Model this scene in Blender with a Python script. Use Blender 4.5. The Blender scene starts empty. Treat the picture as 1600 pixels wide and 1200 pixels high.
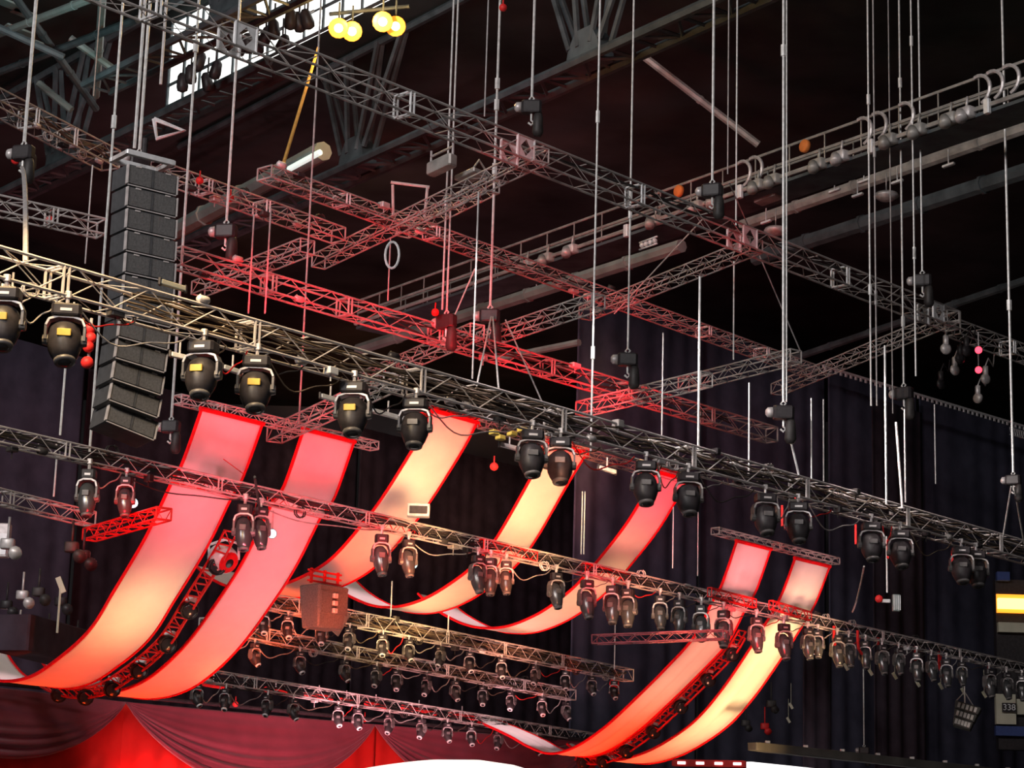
import bpy, math, random
from mathutils import Vector, Matrix
random.seed(7)
C = bpy.context.scene.collection
PI = math.pi
# ------------------------------------------------------------------ camera frame
F = 3440.0; CZ = 8.0
zc = Vector((430, 14600, -F)).normalized()
fw = Vector((0, 0, -1)); Yc = (fw - zc * fw.dot(zc)).normalized(); Xc = Yc.cross(zc)
Rm = Matrix((Xc, Yc, zc))
CAM = Vector((0, 0, CZ)); UP = Vector((0, 0, 1))
def ray(x, y): return (Rm @ Vector((x - 800, 600 - y, -F))).normalized()
def at(x, y, H):                      # point of the sight line at height H above the eye
    r = ray(x, y); return CAM + r * (H / r.z)
def atd(x, y, D):                     # point of the sight line at forward distance D
    r = ray(x, y); return CAM + r * (D / r.y)
def onplane(x, y, P, d):              # point in the vertical plane through P along d
    r = ray(x, y); n = Vector((d.y, -d.x, 0)); return CAM + r * ((P - CAM).dot(n) / r.dot(n))
def hdir(x, y):
    v = Rm @ Vector((x - 800, 600 - y, -F)); v.z = 0; return v.normalized()
def px(P):
    v = Rm.transposed() @ (P - CAM); return (800 + F * v.x / -v.z, 600 - F * v.y / -v.z)
d1 = hdir(3800, 1500); d2 = hdir(-1600, 1280)
# ------------------------------------------------------------------ materials
def mat(name, col, rough=.6, metal=0., emit=None, es=1., noise=0., nscale=6., spec=.3, sheen=0., bump=0., trans=0.):
    m = bpy.data.materials.new(name); m.use_nodes = True; nt = m.node_tree; b = nt.nodes['Principled BSDF']
    b.inputs['Base Color'].default_value = (*col, 1); b.inputs['Roughness'].default_value = rough
    b.inputs['Metallic'].default_value = metal; b.inputs['Specular IOR Level'].default_value = spec
    if sheen: b.inputs['Sheen Weight'].default_value = sheen
    tc = nt.nodes.new('ShaderNodeTexCoord')
    if noise or bump:
        n = nt.nodes.new('ShaderNodeTexNoise'); n.inputs['Scale'].default_value = nscale; n.inputs['Detail'].default_value = 5
        nt.links.new(tc.outputs['Object'], n.inputs['Vector'])
    if noise:
        r = nt.nodes.new('ShaderNodeValToRGB')
        r.color_ramp.elements[0].position = .3; r.color_ramp.elements[1].position = .7
        r.color_ramp.elements[0].color = (*[c * (1 - noise) for c in col], 1)
        r.color_ramp.elements[1].color = (*[min(1, c * (1 + noise)) for c in col], 1)
        nt.links.new(n.outputs['Fac'], r.inputs['Fac']); nt.links.new(r.outputs['Color'], b.inputs['Base Color'])
    if bump:
        bp = nt.nodes.new('ShaderNodeBump'); bp.inputs['Strength'].default_value = bump; bp.inputs['Distance'].default_value = .02
        nt.links.new(n.outputs['Fac'], bp.inputs['Height']); nt.links.new(bp.outputs['Normal'], b.inputs['Normal'])
    if emit:
        b.inputs['Emission Color'].default_value = (*emit, 1); b.inputs['Emission Strength'].default_value = es
    return m
M = dict(
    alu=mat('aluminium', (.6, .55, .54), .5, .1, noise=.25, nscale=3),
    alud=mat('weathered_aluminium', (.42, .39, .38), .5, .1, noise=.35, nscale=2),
    steel=mat('roof_steel', (.085, .10, .11), .6, .2, noise=.4, nscale=1.5),
    duct=mat('galvanised_duct', (.25, .29, .28), .5, .3, noise=.3, nscale=1),
    cat=mat('catwalk_steel', (.42, .40, .38), .5, .3, noise=.35, nscale=2),
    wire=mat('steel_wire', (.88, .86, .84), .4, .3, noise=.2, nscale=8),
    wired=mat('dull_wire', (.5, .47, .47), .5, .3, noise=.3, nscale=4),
    black=mat('black_plastic', (.035, .03, .033), .42, noise=.3, nscale=9),
    rim=mat('grey_casing', (.62, .58, .58), .4, .3, noise=.2, nscale=9),
    cable=mat('black_cable', (.05, .045, .045), .5, noise=.5, nscale=3),
    brown=mat('worn_cable', (.16, .12, .09), .55, noise=.5, nscale=3),
    spk=mat('speaker_grille', (.13, .125, .125), .7, noise=.25, nscale=25, bump=.3),
    spk2=mat('speaker_body', (.085, .085, .09), .5, noise=.2, nscale=5),
    pale=mat('pale_metal', (.85, .85, .87), .45, .2, noise=.15, nscale=6),
    fabric=mat('banner_cloth', (.86, .80, .79), .85, spec=.1, noise=.03, nscale=2, bump=.15),
    halo_trim=mat('red_halo_trim', (.85, .008, .015), .7, spec=.2, noise=.1, nscale=6),
    navy=mat('navy_drape', (.10, .098, .15), .95, spec=.05, noise=.2, nscale=1.2),
    blackdr=mat('black_drape', (.06, .045, .06), .95, spec=.05, noise=.3, nscale=1.2),
    maroon=mat('maroon_satin', (.22, .035, .055), .5, spec=.35, noise=.12, nscale=1.5, sheen=.3),
    redcl=mat('scarlet_cloth', (.85, .025, .02), .7, spec=.2, noise=.08, nscale=1.5),
    ceil=mat('roof_deck', (.06, .066, .066), .9, spec=.05, noise=.4, nscale=.25),
    wall=mat('dark_wall', (.10, .095, .10), .9, spec=.05, noise=.4, nscale=.2),
    concrete=mat('concrete', (.09, .085, .08), .85, noise=.3, nscale=1),
    yokem=mat('dark_grey_casing', (.16, .15, .15), .4, .2, noise=.2, nscale=9),
    rim2=mat('satin_grey_body', (.13, .13, .135), .25, .5, spec=.6, noise=.1),
    cream=mat('cream_panel', (.62, .60, .48), .7, noise=.08, nscale=2),
    blue=mat('blue_paint', (.05, .08, .25), .5, noise=.1),
    gold=mat('amber_label', (.75, .48, .10), .5, noise=.1, nscale=9),
    glass=mat('front_lens', (.03, .03, .035), .15, .0, spec=.5, noise=.1),
    redp=mat('red_casing_and_glow', (.75, .03, .03), .5, noise=.1),  # real casings, plus red light coloured onto ladders, frames and a truss
    orange=mat('orange_plastic', (.75, .22, .05), .6, noise=.1),
    yellow=mat('yellow_label', (.8, .6, .12), .5, noise=.1),
    strap=mat('orange_strap', (.70, .38, .10), .7, noise=.2, nscale=3),
    e_white=mat('daylight_glass', (.9, .92, .9), .5, emit=(.93, .97, .92), es=1.6, noise=.05, nscale=.7),
    e_tung=mat('tungsten_lamp', (1, .8, .4), .5, emit=(1, .68, .28), es=9),
    e_halo=mat('amber_halo', (1, .5, .1), .3, emit=(1, .30, .02), es=1.2),
    e_tube=mat('fluorescent_tube', (.8, 1, .95), .5, emit=(.75, .95, .88), es=.75),
    e_amber=mat('amber_strip', (1, .6, .2), .5, emit=(1, .62, .2), es=2.6),
    e_red=mat('red_indicator', (1, .1, .15), .5, emit=(1, .05, .09), es=3),
    e_led=mat('white_led', (1, 1, 1), .5, emit=(1, .97, .95), es=1.6),
    e_can=mat('lit_canopy', (.9, .88, .86), .5, emit=(1, .95, .92), es=.85),
    e_cyan=mat('cyan_lens', (.8, 1, 1), .5, emit=(.6, .95, 1), es=1.6),
)
# ------------------------------------------------------------------ mesh helper
class MB:
    def __init__(s): s.v = []; s.f = []; s.smooth = False
    def tube(s, p, q, r, n=6, r2=None, cap=True):
        p = Vector(p); q = Vector(q); a = q - p
        if a.length < 1e-6: return s
        a.normalize(); t = Vector((0, 0, 1)) if abs(a.z) < .9 else Vector((1, 0, 0))
        u = a.cross(t).normalized(); w = a.cross(u); b = len(s.v); r2 = r if r2 is None else r2
        for P, R in ((p, r), (q, r2)):
            for i in range(n):
                an = 2 * PI * i / n; s.v.append(P + u * (R * math.cos(an)) + w * (R * math.sin(an)))
        for i in range(n):
            j = (i + 1) % n; s.f.append((b + i, b + j, b + n + j, b + n + i))
        if cap: s.f.append(tuple(b + i for i in range(n))[::-1]); s.f.append(tuple(b + n + i for i in range(n)))
        return s
    def path(s, pts, r, n=6):
        b = len(s.v); N = len(pts); pts = [Vector(p) for p in pts]; prev = None
        for k, P in enumerate(pts):
            a = (pts[min(k + 1, N - 1)] - pts[max(k - 1, 0)]).normalized()
            if prev is None:
                t = Vector((0, 0, 1)) if abs(a.z) < .9 else Vector((1, 0, 0)); u = a.cross(t).normalized()
            else: u = (prev - a * prev.dot(a)).normalized()
            prev = u; w = a.cross(u)
            for i in range(n):
                an = 2 * PI * i / n; s.v.append(P + u * (r * math.cos(an)) + w * (r * math.sin(an)))
        for k in range(N - 1):
            for i in range(n):
                j = (i + 1) % n; s.f.append((b + k * n + i, b + k * n + j, b + (k + 1) * n + j, b + (k + 1) * n + i))
        s.f.append(tuple(b + i for i in range(n))[::-1]); s.f.append(tuple(b + (N - 1) * n + i for i in range(n)))
        return s
    def box(s, c, sx, sy, sz, X=(1, 0, 0), Y=(0, 1, 0), Z=(0, 0, 1), bev=0., taper=1.):
        c = Vector(c); X = Vector(X); Y = Vector(Y); Z = Vector(Z); b = len(s.v); bev = min(bev, sx * .45, sy * .45)
        prof = []
        hx, hy = sx / 2, sy / 2
        if bev: prof = [(hx - bev, -hy), (hx, -hy + bev), (hx, hy - bev), (hx - bev, hy), (-hx + bev, hy), (-hx, hy - bev), (-hx, -hy + bev), (-hx + bev, -hy)]
        else: prof = [(hx, -hy), (hx, hy), (-hx, hy), (-hx, -hy)]
        n = len(prof); lev = [(-sz / 2, taper), (sz / 2, 1.)]
        if bev: lev = [(-sz / 2, taper * .93), (-sz / 2 + bev * .6, taper), (sz / 2 - bev * .6, 1.), (sz / 2, .93)]
        for z, k in lev:
            for x, y in prof: s.v.append(c + X * (x * k) + Y * (y * k) + Z * z)
        for L in range(len(lev) - 1):
            for i in range(n):
                j = (i + 1) % n; s.f.append((b + L * n + i, b + L * n + j, b + (L + 1) * n + j, b + (L + 1) * n + i))
        s.f.append(tuple(b + i for i in range(n))[::-1]); e = b + (len(lev) - 1) * n; s.f.append(tuple(e + i for i in range(n)))
        return s
    def lathe(s, c, ax, prof, n=16):          # prof: (along axis, radius)
        c = Vector(c); a = Vector(ax).normalized(); t = Vector((0, 0, 1)) if abs(a.z) < .9 else Vector((1, 0, 0))
        u = a.cross(t).normalized(); w = a.cross(u); b = len(s.v)
        for h, r in prof:
            for i in range(n):
                an = 2 * PI * i / n; s.v.append(c + a * h + u * (r * math.cos(an)) + w * (r * math.sin(an)))
        for k in range(len(prof) - 1):
            for i in range(n):
                j = (i + 1) % n; s.f.append((b + k * n + i, b + k * n + j, b + (k + 1) * n + j, b + (k + 1) * n + i))
        s.f.append(tuple(b + i for i in range(n))[::-1]); e = b + (len(prof) - 1) * n; s.f.append(tuple(e + i for i in range(n)))
        s.smooth = True
        return s
    def grid(s, rows, thick=0.):              # rows of points -> sheet with a thickness
        R = len(rows); K = len(rows[0]); b = len(s.v)
        nor = []
        for i in range(R):
            for j in range(K):
                du = Vector(rows[min(i + 1, R - 1)][j]) - Vector(rows[max(i - 1, 0)][j])
                dv = Vector(rows[i][min(j + 1, K - 1)]) - Vector(rows[i][max(j - 1, 0)])
                nn = du.cross(dv); nor.append(nn.normalized() if nn.length > 1e-9 else Vector((0, 1, 0)))
        for i in range(R):
            for j in range(K): s.v.append(Vector(rows[i][j]) + nor[i * K + j] * thick / 2)
        for i in range(R):
            for j in range(K): s.v.append(Vector(rows[i][j]) - nor[i * K + j] * thick / 2)
        o = R * K
        for i in range(R - 1):
            for j in range(K - 1):
                a, bb, c, d = b + i * K + j, b + i * K + j + 1, b + (i + 1) * K + j + 1, b + (i + 1) * K + j
                s.f.append((a, d, c, bb)); s.f.append((a + o, bb + o, c + o, d + o))
        for i in range(R - 1):
            for j in (0, K - 1): a = b + i * K + j; d = a + K; s.f.append((a, a + o, d + o, d) if j == 0 else (a, d, d + o, a + o))
        for j in range(K - 1):
            for i in (0, R - 1): a = b + i * K + j; d = a + 1; s.f.append((a, d, d + o, a + o) if i == 0 else (a, a + o, d + o, d))
        s.smooth = True
        return s
    def build(s, name, m, parent=None, origin=None):
        me = bpy.data.meshes.new(name)
        off = Vector((0, 0, 0))
        if parent is not None and parent.type == 'EMPTY': off = Vector(parent.get('_o', (0, 0, 0)))
        elif parent is not None: off = Vector(parent.get('_w', (0, 0, 0)))
        if origin is not None and parent is None: off = Vector(origin)
        me.from_pydata([tuple(Vector(v) - off) for v in s.v], [], s.f); me.update()
        me.materials.append(M[m] if isinstance(m, str) else m)
        if s.smooth:
            me.polygons.foreach_set('use_smooth', [True] * len(me.polygons))
        o = bpy.data.objects.new(name, me); C.objects.link(o)
        if parent is not None: o.parent = parent; o['_w'] = tuple(off)
        else: o.location = off; o['_w'] = tuple(off)
        return o
LABELS = {}
def tag(o, label, cat, group=None, kind=None):
    if label in LABELS and not group: print('DUP LABEL', label)
    LABELS[label] = 1
    o['label'] = label; o['category'] = cat
    if group: o['group'] = group
    if kind: o['kind'] = kind
    return o
def thing(name, loc, label, cat, group=None, rz=0., real=True):
    o = bpy.data.objects.new(name, None); C.objects.link(o); o.location = loc; o.rotation_euler.z = rz; o.empty_display_size = .3
    o['_o'] = tuple(loc) if real else (0, 0, 0)
    return tag(o, label, cat, group)
def struct(o): o['kind'] = 'structure'; return o
def kids(o): return [c for c in C.objects if c.parent == o]
def copy_tree(o, loc, rz, label, group=None, scale=1., lean=0., skip=()):
    r = o.copy(); C.objects.link(r); r.location = loc; r.rotation_euler = (0, lean, rz); r.scale = (scale,) * 3
    for ch in kids(o):
        if ch.name.split('.')[0] in skip: continue
        c = ch.copy(); C.objects.link(c); c.parent = r
        for g in kids(ch):
            d = g.copy(); C.objects.link(d); d.parent = c
    tag(r, label, o['category'], group)
    return r
ORD = ['first', 'second', 'third', 'fourth', 'fifth', 'sixth', 'seventh', 'eighth', 'ninth', 'tenth', 'eleventh', 'twelfth', 'thirteenth',
       'fourteenth', 'fifteenth', 'sixteenth', 'seventeenth', 'eighteenth', 'nineteenth', 'twentieth', 'twenty-first', 'twenty-second',
       'twenty-third', 'twenty-fourth', 'twenty-fifth', 'twenty-sixth', 'twenty-seventh', 'twenty-eighth', 'twenty-ninth', 'thirtieth']

# ------------------------------------------------------------------ setting
ZC = CZ + 31
struct(MB().box((0, 45, -.15), 220, 190, .3).build('floor', 'concrete'))
cl = MB().box((0, 55, ZC + .25), 220, 170, .5)
struct(cl.build('ceiling', 'ceil'))
struct(MB().box((0, 140, 19.5), 220, .5, 39).build('wall_back', 'wall'))
struct(MB().box((-109.5, 45, 19.5), .5, 190, 39).build('wall_left', 'wall'))
struct(MB().box((109.5, 45, 19.5), .5, 190, 39).build('wall_right', 'wall'))

# ------------------------------------------------------------------ trusses
def truss(name, a, b, H, w, h, label, cat='truss', panel=None, joints=(), blocks=(), r=.026, rl=.013, m='alu', group=None, H2=None, up=True, n=6, end=True):
    """a, b: pixels of the near upper chord; box truss going away (w) and down (h)"""
    A = at(*a, H); B = at(*b, H2 or H); u = (B - A); L = u.length; u.normalize()
    v = Vector((-u.y, u.x, 0)).normalized()
    if v.y < 0: v = -v
    z = u.cross(v); z = z if z.z > 0 else -z
    mid = (A + B) / 2 + v * w / 2 - z * h / 2
    t = thing(name, mid, label, cat, group)
    for P in (A, A + v * w, A - z * h, A + v * w - z * h):
        MB().tube(P, P + u * L, r, n).build('chord', m, t)
    la = MB(); panel = panel or (h * 1.55 if h > .4 else h * 1.25)
    N = max(2, int(round(L / panel))); st = L / N
    for side in (0, 1):
        o = v * w * side
        for k in range(N):
            p = A + o + u * (k * st); q = A + o + u * ((k + 1) * st)
            if (k + side) % 2 == 0: la.tube(p - z * h, q, rl, 4)
            else: la.tube(p, q - z * h, rl * .8, 4)
    for side in (0, 1):
        o = -z * h * side
        for k in range(N):
            p = A + o + u * (k * st); q = A + o + u * ((k + 1) * st)
            if k % 2: la.tube(p, q + v * w, rl * .7, 4)
            else: la.tube(p + v * w, q, rl * .7, 4)
            if k % 2 == 0: la.tube(p, p + v * w, rl, 4)
    la.build('lacing', m, t)
    def par(x):
        lo, hi = 0., 1.
        for _ in range(30):
            mm = (lo + hi) / 2
            if px(A + (B - A) * mm)[0] < x: lo = mm
            else: hi = mm
        return lo * L
    for x in joints:
        s0 = par(x); g = MB()
        for ds in (-.055, .055):
            P = A + u * (s0 + ds)
            g.tube(P, P - z * h, r * .95, 6).tube(P + v * w, P + v * w - z * h, r * .95, 6)
            g.tube(P, P + v * w, r * .8, 6).tube(P - z * h, P + v * w - z * h, r * .8, 6)
        g.build('joint_frame', 'pale' if H > 15 else m, t)
    for x in blocks:
        s0 = par(x); g = MB(); c = A + u * s0
        hw = h * .55; rr = r * 1.2
        for sg in (-1, 1):
            P = c + u * sg * hw
            g.tube(P, P - z * h, rr).tube(P + v * w, P + v * w - z * h, rr)
        # plate with a diamond shaped opening
        out = [c + u * hw, c + u * hw - z * h, c - u * hw - z * h, c - u * hw]
        inn = [c + u * hw * .45 - z * h * .12, c + u * hw * .62 - z * h * .5, c + u * 0 - z * h * .9, c - u * hw * .62 - z * h * .5, c - u * hw * .4 - z * h * .12]
        mid4 = [c + u * 0 - z * h * .1, c + u * hw * .68 - z * h * .5, c - z * h * .9, c - u * hw * .68 - z * h * .5]
        corners = [c - u * hw, c + u * hw, c + u * hw - z * h, c - u * hw - z * h]
        for off in (-.015, w + .015):
            bs = len(g.v)
            for sh in (0, .02):
                for P in corners + mid4: g.v.append(P + v * (off + sh))
            for sh in (0, 8):
                k = bs + sh
                for q in ((0, 1, 5, 4), (1, 2, 6, 5), (2, 3, 7, 6), (3, 0, 4, 7)):
                    # each corner triangle joined to two diamond points
                    g.f.append(tuple(k + i for i in q))
            g.f.append((bs + 0, bs + 1, bs + 9, bs + 8)); g.f.append((bs + 2, bs + 3, bs + 11, bs + 10))
        g.build('corner_block', 'pale', t)
    if end:
        for P in (A, B):
            g = MB(); g.tube(P, P + v * w, r, 6).tube(P, P - z * h, r, 6).tube(P + v * w, P + v * w - z * h, r, 6).tube(P - z * h, P + v * w - z * h, r, 6)
            g.build('end_frame', m, t)
    return dict(A=A, B=B, u=u, v=v, z=z, L=L, w=w, h=h, par=par, t=t, H=H)

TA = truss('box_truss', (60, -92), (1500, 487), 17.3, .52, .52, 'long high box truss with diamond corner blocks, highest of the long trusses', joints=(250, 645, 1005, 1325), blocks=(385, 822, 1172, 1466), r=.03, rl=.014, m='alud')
TB = truss('box_truss', (-60, 368), (1640, 856), 10.5, .52, .52, 'long front box truss carrying the row of big moving lights, golden at its left end', joints=(105, 403, 662, 882, 1085, 1262, 1419, 1564), r=.031, rl=.015)
TC = truss('box_truss', (-60, 652), (1640, 1046), 9.2, .32, .32, 'long low box truss crossing in front of the red banners', joints=(107, 345, 575, 760, 930, 1110, 1230, 1380, 1500), r=.022, rl=.011)
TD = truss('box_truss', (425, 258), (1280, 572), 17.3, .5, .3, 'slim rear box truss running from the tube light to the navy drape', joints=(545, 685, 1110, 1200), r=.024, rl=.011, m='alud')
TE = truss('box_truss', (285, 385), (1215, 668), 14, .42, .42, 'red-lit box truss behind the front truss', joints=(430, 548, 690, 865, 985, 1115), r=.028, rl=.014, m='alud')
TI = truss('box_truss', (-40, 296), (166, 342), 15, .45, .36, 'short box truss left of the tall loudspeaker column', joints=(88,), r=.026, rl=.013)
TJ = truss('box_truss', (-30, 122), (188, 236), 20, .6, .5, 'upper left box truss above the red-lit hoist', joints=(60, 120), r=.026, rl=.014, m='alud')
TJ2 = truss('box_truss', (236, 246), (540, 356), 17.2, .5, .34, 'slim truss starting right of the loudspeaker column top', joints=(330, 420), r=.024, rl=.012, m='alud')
TG = truss('box_truss', (-60, 748), (150, 800), 8.4, .34, .3, 'short low truss ending at the lower left below the long low truss', joints=(20,), r=.022, rl=.012)
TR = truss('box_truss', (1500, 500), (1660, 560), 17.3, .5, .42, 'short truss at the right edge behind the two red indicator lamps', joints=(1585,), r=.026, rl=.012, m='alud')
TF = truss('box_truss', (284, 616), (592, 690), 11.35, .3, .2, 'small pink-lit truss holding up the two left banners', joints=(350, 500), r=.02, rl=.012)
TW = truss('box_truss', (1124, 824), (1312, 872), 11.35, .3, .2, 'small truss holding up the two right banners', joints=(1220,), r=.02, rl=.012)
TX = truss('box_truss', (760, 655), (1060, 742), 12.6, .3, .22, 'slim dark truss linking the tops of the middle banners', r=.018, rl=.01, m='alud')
# lighting grid behind the banners
TH1 = truss('box_truss', (400, 922), (990, 1046), 8.0, .4, .4, 'truss of the rear lighting grid, upper row ending left of the right banners', joints=(470, 575, 700, 790, 880), r=.022, rl=.012)
TH2 = truss('box_truss', (330, 965), (900, 1078), 7.3, .4, .35, 'middle truss of the rear lighting grid, below the winch box', joints=(420, 560, 700, 820), r=.022, rl=.012)
TH3 = truss('box_truss', (290, 1040), (985, 1155), 6.4, .4, .35, 'lowest truss of the rear lighting grid above the swagged curtains', joints=(400, 560, 720, 860), r=.022, rl=.012)
# cross trusses
def cross(a, b, H, label, w=.4, h=.34, m='alud', joints=(), H2=None):
    return truss('cross_truss', a, b, H, w, h, label, joints=joints, r=.022, rl=.012, m=m, H2=H2)
cross((488, 398), (835, 228), 17.1, 'dim red cross truss from the tall truss down past the hanging light frame')
cross((905, 480), (1172, 372), 17.1, 'cross truss joining the slim rear truss to the second diamond block')
cross((1205, 600), (1480, 484), 17.1, 'cross truss reaching the rightmost diamond block')
cross((560, 583), (735, 505), 14.2, 'short red cross truss under the crossing of the red truss')
cross((745, 520), (925, 458), 14.6, 'red cross truss running up right from the red truss')
cross((418, 668), (600, 582), 11.2, 'bright red cross truss behind the second big moving light pair')
cross((300, 440), (470, 372), 15.6, 'dark red cross truss right of the loudspeaker column')
cross((900, 628), (1095, 580), 13.2, 'red cross truss in front of the navy drape')
cross((1060, 590), (1235, 545), 14.6, 'faint red cross truss beside the slim rear truss end')
cross((620, 350), (760, 278), 18.4, 'small dark cross truss behind the hanging light frame')
cross((130, 826), (245, 792), 8.0, 'short bright red cross truss left of the leftmost banner', w=.35, h=.25, m='redp')  # red light on this truss put into its material
cross((925, 992), (1130, 984), 6.9, 'thin dark red cross truss behind the right banners', w=.3, h=.22, m='maroon')  # truss coloured maroon to carry the red light falling on it

# ------------------------------------------------------------------ cable bundles lying on the trusses
def bundle(T, s0, s1, m, label, n=5, up=.0, amp=.1):
    b = MB()
    for k in range(n):
        ph = random.random() * 9; pts = []; oy = random.random() * T['w'] * .8 + .05; oz = -T['h'] * random.uniform(.15, .85)
        N = int((s1 - s0) * T['L'] / .5) + 3
        for i in range(N):
            s = (s0 + (s1 - s0) * i / (N - 1)) * T['L']
            pts.append(T['A'] + T['u'] * s + T['v'] * (oy + .05 * math.sin(s * 1.3 + ph)) + T['z'] * (oz + amp * math.sin(s * 2.1 + ph) * math.sin(s * .7 + ph * 2)))
        b.path(pts, random.uniform(.014, .028), 5)
    o = b.build('cable_bundle', m, origin=T['A']); return tag(o, label, 'cable')
bundle(TB, .1, .36, 'brown', 'thick brown cable bundle inside the golden left part of the front truss', 9)
bundle(TB, .36, .98, 'cable', 'dark cable bundle inside the right part of the front truss', 6)
bundle(TB, .34, .99, 'brown', 'brownish cable bundle inside the right part of the front truss', 6, amp=.14)
bundle(TC, .02, .98, 'cable', 'dark cables laid along the long low truss', 6, amp=.06)
bundle(TD, .02, .6, 'cable', 'cables laid along the slim rear truss', 4, amp=.05)
bundle(TA, .45, .85, 'cable', 'thin cables running inside the highest long truss', 3, amp=.05)
bundle(TE, .3, .9, 'cable', 'cables running inside the red-lit truss', 4, amp=.08)
bundle(TH1, .02, .98, 'brown', 'tangled cables in the upper row of the rear lighting grid', 8, amp=.12)
bundle(TH2, .02, .98, 'brown', 'tangled cables in the middle row of the rear lighting grid', 7, amp=.12)
bundle(TH3, .02, .98, 'cable', 'tangled cables in the lowest row of the rear lighting grid', 6, amp=.12)
bundle(TJ, .3, .98, 'brown', 'cables piled in the upper left truss', 7, amp=.15)

# ------------------------------------------------------------------ roof steelwork
def steel_truss(a, b, H, label, hh=4.0, gap=.9, nodes=(), m='steel', r=.16):
    A = at(*a, H); B = at(*b, H); u = (B - A); L = u.length; u.normalize(); v = Vector((-u.y, u.x, 0))
    t = thing('roof_truss', (A + B) / 2, label, 'roof truss')
    for o in (0, gap):
        MB().tube(A + v * o, B + v * o, r, 6).build('bottom_chord', m, t)
    top = A + UP * hh
    MB().tube(top + v * gap / 2, B + UP * hh + v * gap / 2, r, 6).build('top_chord', m, t)
    g = MB(); N = int(L / 1.1)
    for k in range(N):
        p = A + u * (L * k / N); q = A + u * (L * (k + 1) / N)
        g.tube(p, q + v * gap, r * .4, 4) if k % 2 else g.tube(p + v * gap, q, r * .4, 4)
        g.tube(p, p + v * gap, r * .4, 4)
    g.build('lacing', m, t)
    for (nx, ny) in nodes:
        c = at(nx, ny, H); s = (c - A).dot(u); c = A + u * s + v * gap / 2
        g = MB(); pts = [(-.9, 0), (-.75, .7), (-.4, 1.25), (.4, 1.25), (.75, .7), (.9, 0)]
        bs = len(g.v)
        for oo in (-.3, .3):
            for (x, z_) in pts: g.v.append(c + u * x + UP * z_ + v * oo)
        n = len(pts); g.f.append(tuple(bs + i for i in range(n))); g.f.append(tuple(bs + n + i for i in range(n))[::-1])
        for i in range(n): g.f.append((bs + i, bs + (i + 1) % n, bs + n + (i + 1) % n, bs + n + i))
        g.build('gusset', m, t)
        for (dx, dz) in ((-2.6, hh), (-1.0, hh), (1.2, hh), (2.8, hh)):
            for oo in (-.25, .25):
                MB().tube(c + u * dx * .28 + UP * .7 + v * oo, c + u * dx + UP * dz + v * oo * .4, r * .7, 6).build('diagonal', m, t)
    return t
steel_truss((250, 392), (1180, -30), 26, 'dark roof truss with two gusset nodes crossing the upper middle', nodes=((535, 262), (888, 95)), gap=1.2, hh=4.7)
steel_truss((-60, 330), (420, 96), 26, 'roof truss at the upper left, tinted teal', nodes=((60, 258),), gap=1.0, hh=4.4)
steel_truss((130, 132), (640, -118), 25, 'roof truss silhouetted in front of the bright window band', nodes=((402, 50),), gap=1.0, hh=4.0, r=.12)
# loose roof beams
def beam(a, b, H, r, m, name, label, cat, H2=None, n=8, box=False):
    A = at(*a, H); B = at(*b, H2 or H); g = MB().tube(A, B, r, n); L = (B - A).length; k = int(L / 2.4)
    u = (B - A).normalized()
    for i in range(1, k): g.tube(A + u * (i * L / k) - u * .06, A + u * (i * L / k) + u * .06, r * 1.18, n)
    return tag(g.build(name, m, origin=A), label, cat)
beam((1003, 86), (1185, 226), 29, .14, 'cat', 'roof_pipe', 'pale diagonal pipe under the dark roof at upper right', 'pipe', H2=26)
beam((560, 546), (1065, 384), 20, .22, 'duct', 'air_duct', 'teal-grey round duct passing behind the red truss', 'duct')
beam((265, 366), (505, 236), 21.5, .3, 'duct', 'air_duct', 'round duct left of the lower gusset node', 'duct')
beam((1160, 352), (1640, 186), 23, .2, 'cat', 'air_duct', 'long pale duct below the catwalk at the right', 'duct')
beam((1180, 404), (1640, 255), 23.5, .28, 'steel', 'air_duct', 'dark lower duct at the far right under the catwalk', 'duct')
beam((1240, 560), (1640, 425), 21, .14, 'steel', 'roof_pipe', 'faint dark pipe behind the right end of the highest truss', 'pipe')
beam((780, 560), (905, 535), 18, .12, 'duct', 'roof_pipe', 'short dull pipe left of the navy drape', 'pipe')
A_ = at(452, 264, 21.2); B_ = at(500, 238, 21.2)
tag(MB().tube(A_, B_, .09, 8).build('tube_light', 'e_tube', origin=A_), 'glowing pale green tube light left of the lower gusset node', 'light')
for i, (a, b) in enumerate([((20, -10), (150, 170)), ((-20, 60), (190, -20)), ((-20, 120), (215, 30)), ((60, 130), (112, 172)), ((-30, 30), (100, 90)), ((160, 0), (150, 150)), ((0, 190), (70, 180)), ((110, 60), (180, 110))]):
    beam(a, b, 27.5, .13, 'duct' if i % 2 else 'steel', 'roof_beam', 'teal-tinted roof beam in the top left corner, ' + ['steepest from the top edge', 'uppermost rising right', 'second one rising right', 'short stub', 'falling from the left edge', 'vertical looking one', 'lowest short one', 'one nearest the loudspeaker cables'][i], 'beam', H2=26.5)
# panels hung as stand-ins for skylight reflections
for i, (x, y) in enumerate([(18, 8), (40, 22), (28, 48), (60, 70)]):
    P = at(x, y, 28.6)
    tag(MB().box(P, 1.1, .5, .08, X=d1, Y=d2, bev=.02).build('reflection_panel', 'e_tube' if False else 'duct', origin=P), ['uppermost pale reflection panel in the top left corner', 'second pale reflection panel in the top left corner', 'third pale reflection panel in the top left corner', 'lowest small pale reflection panel in the top left corner'][i], 'panel')

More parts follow.
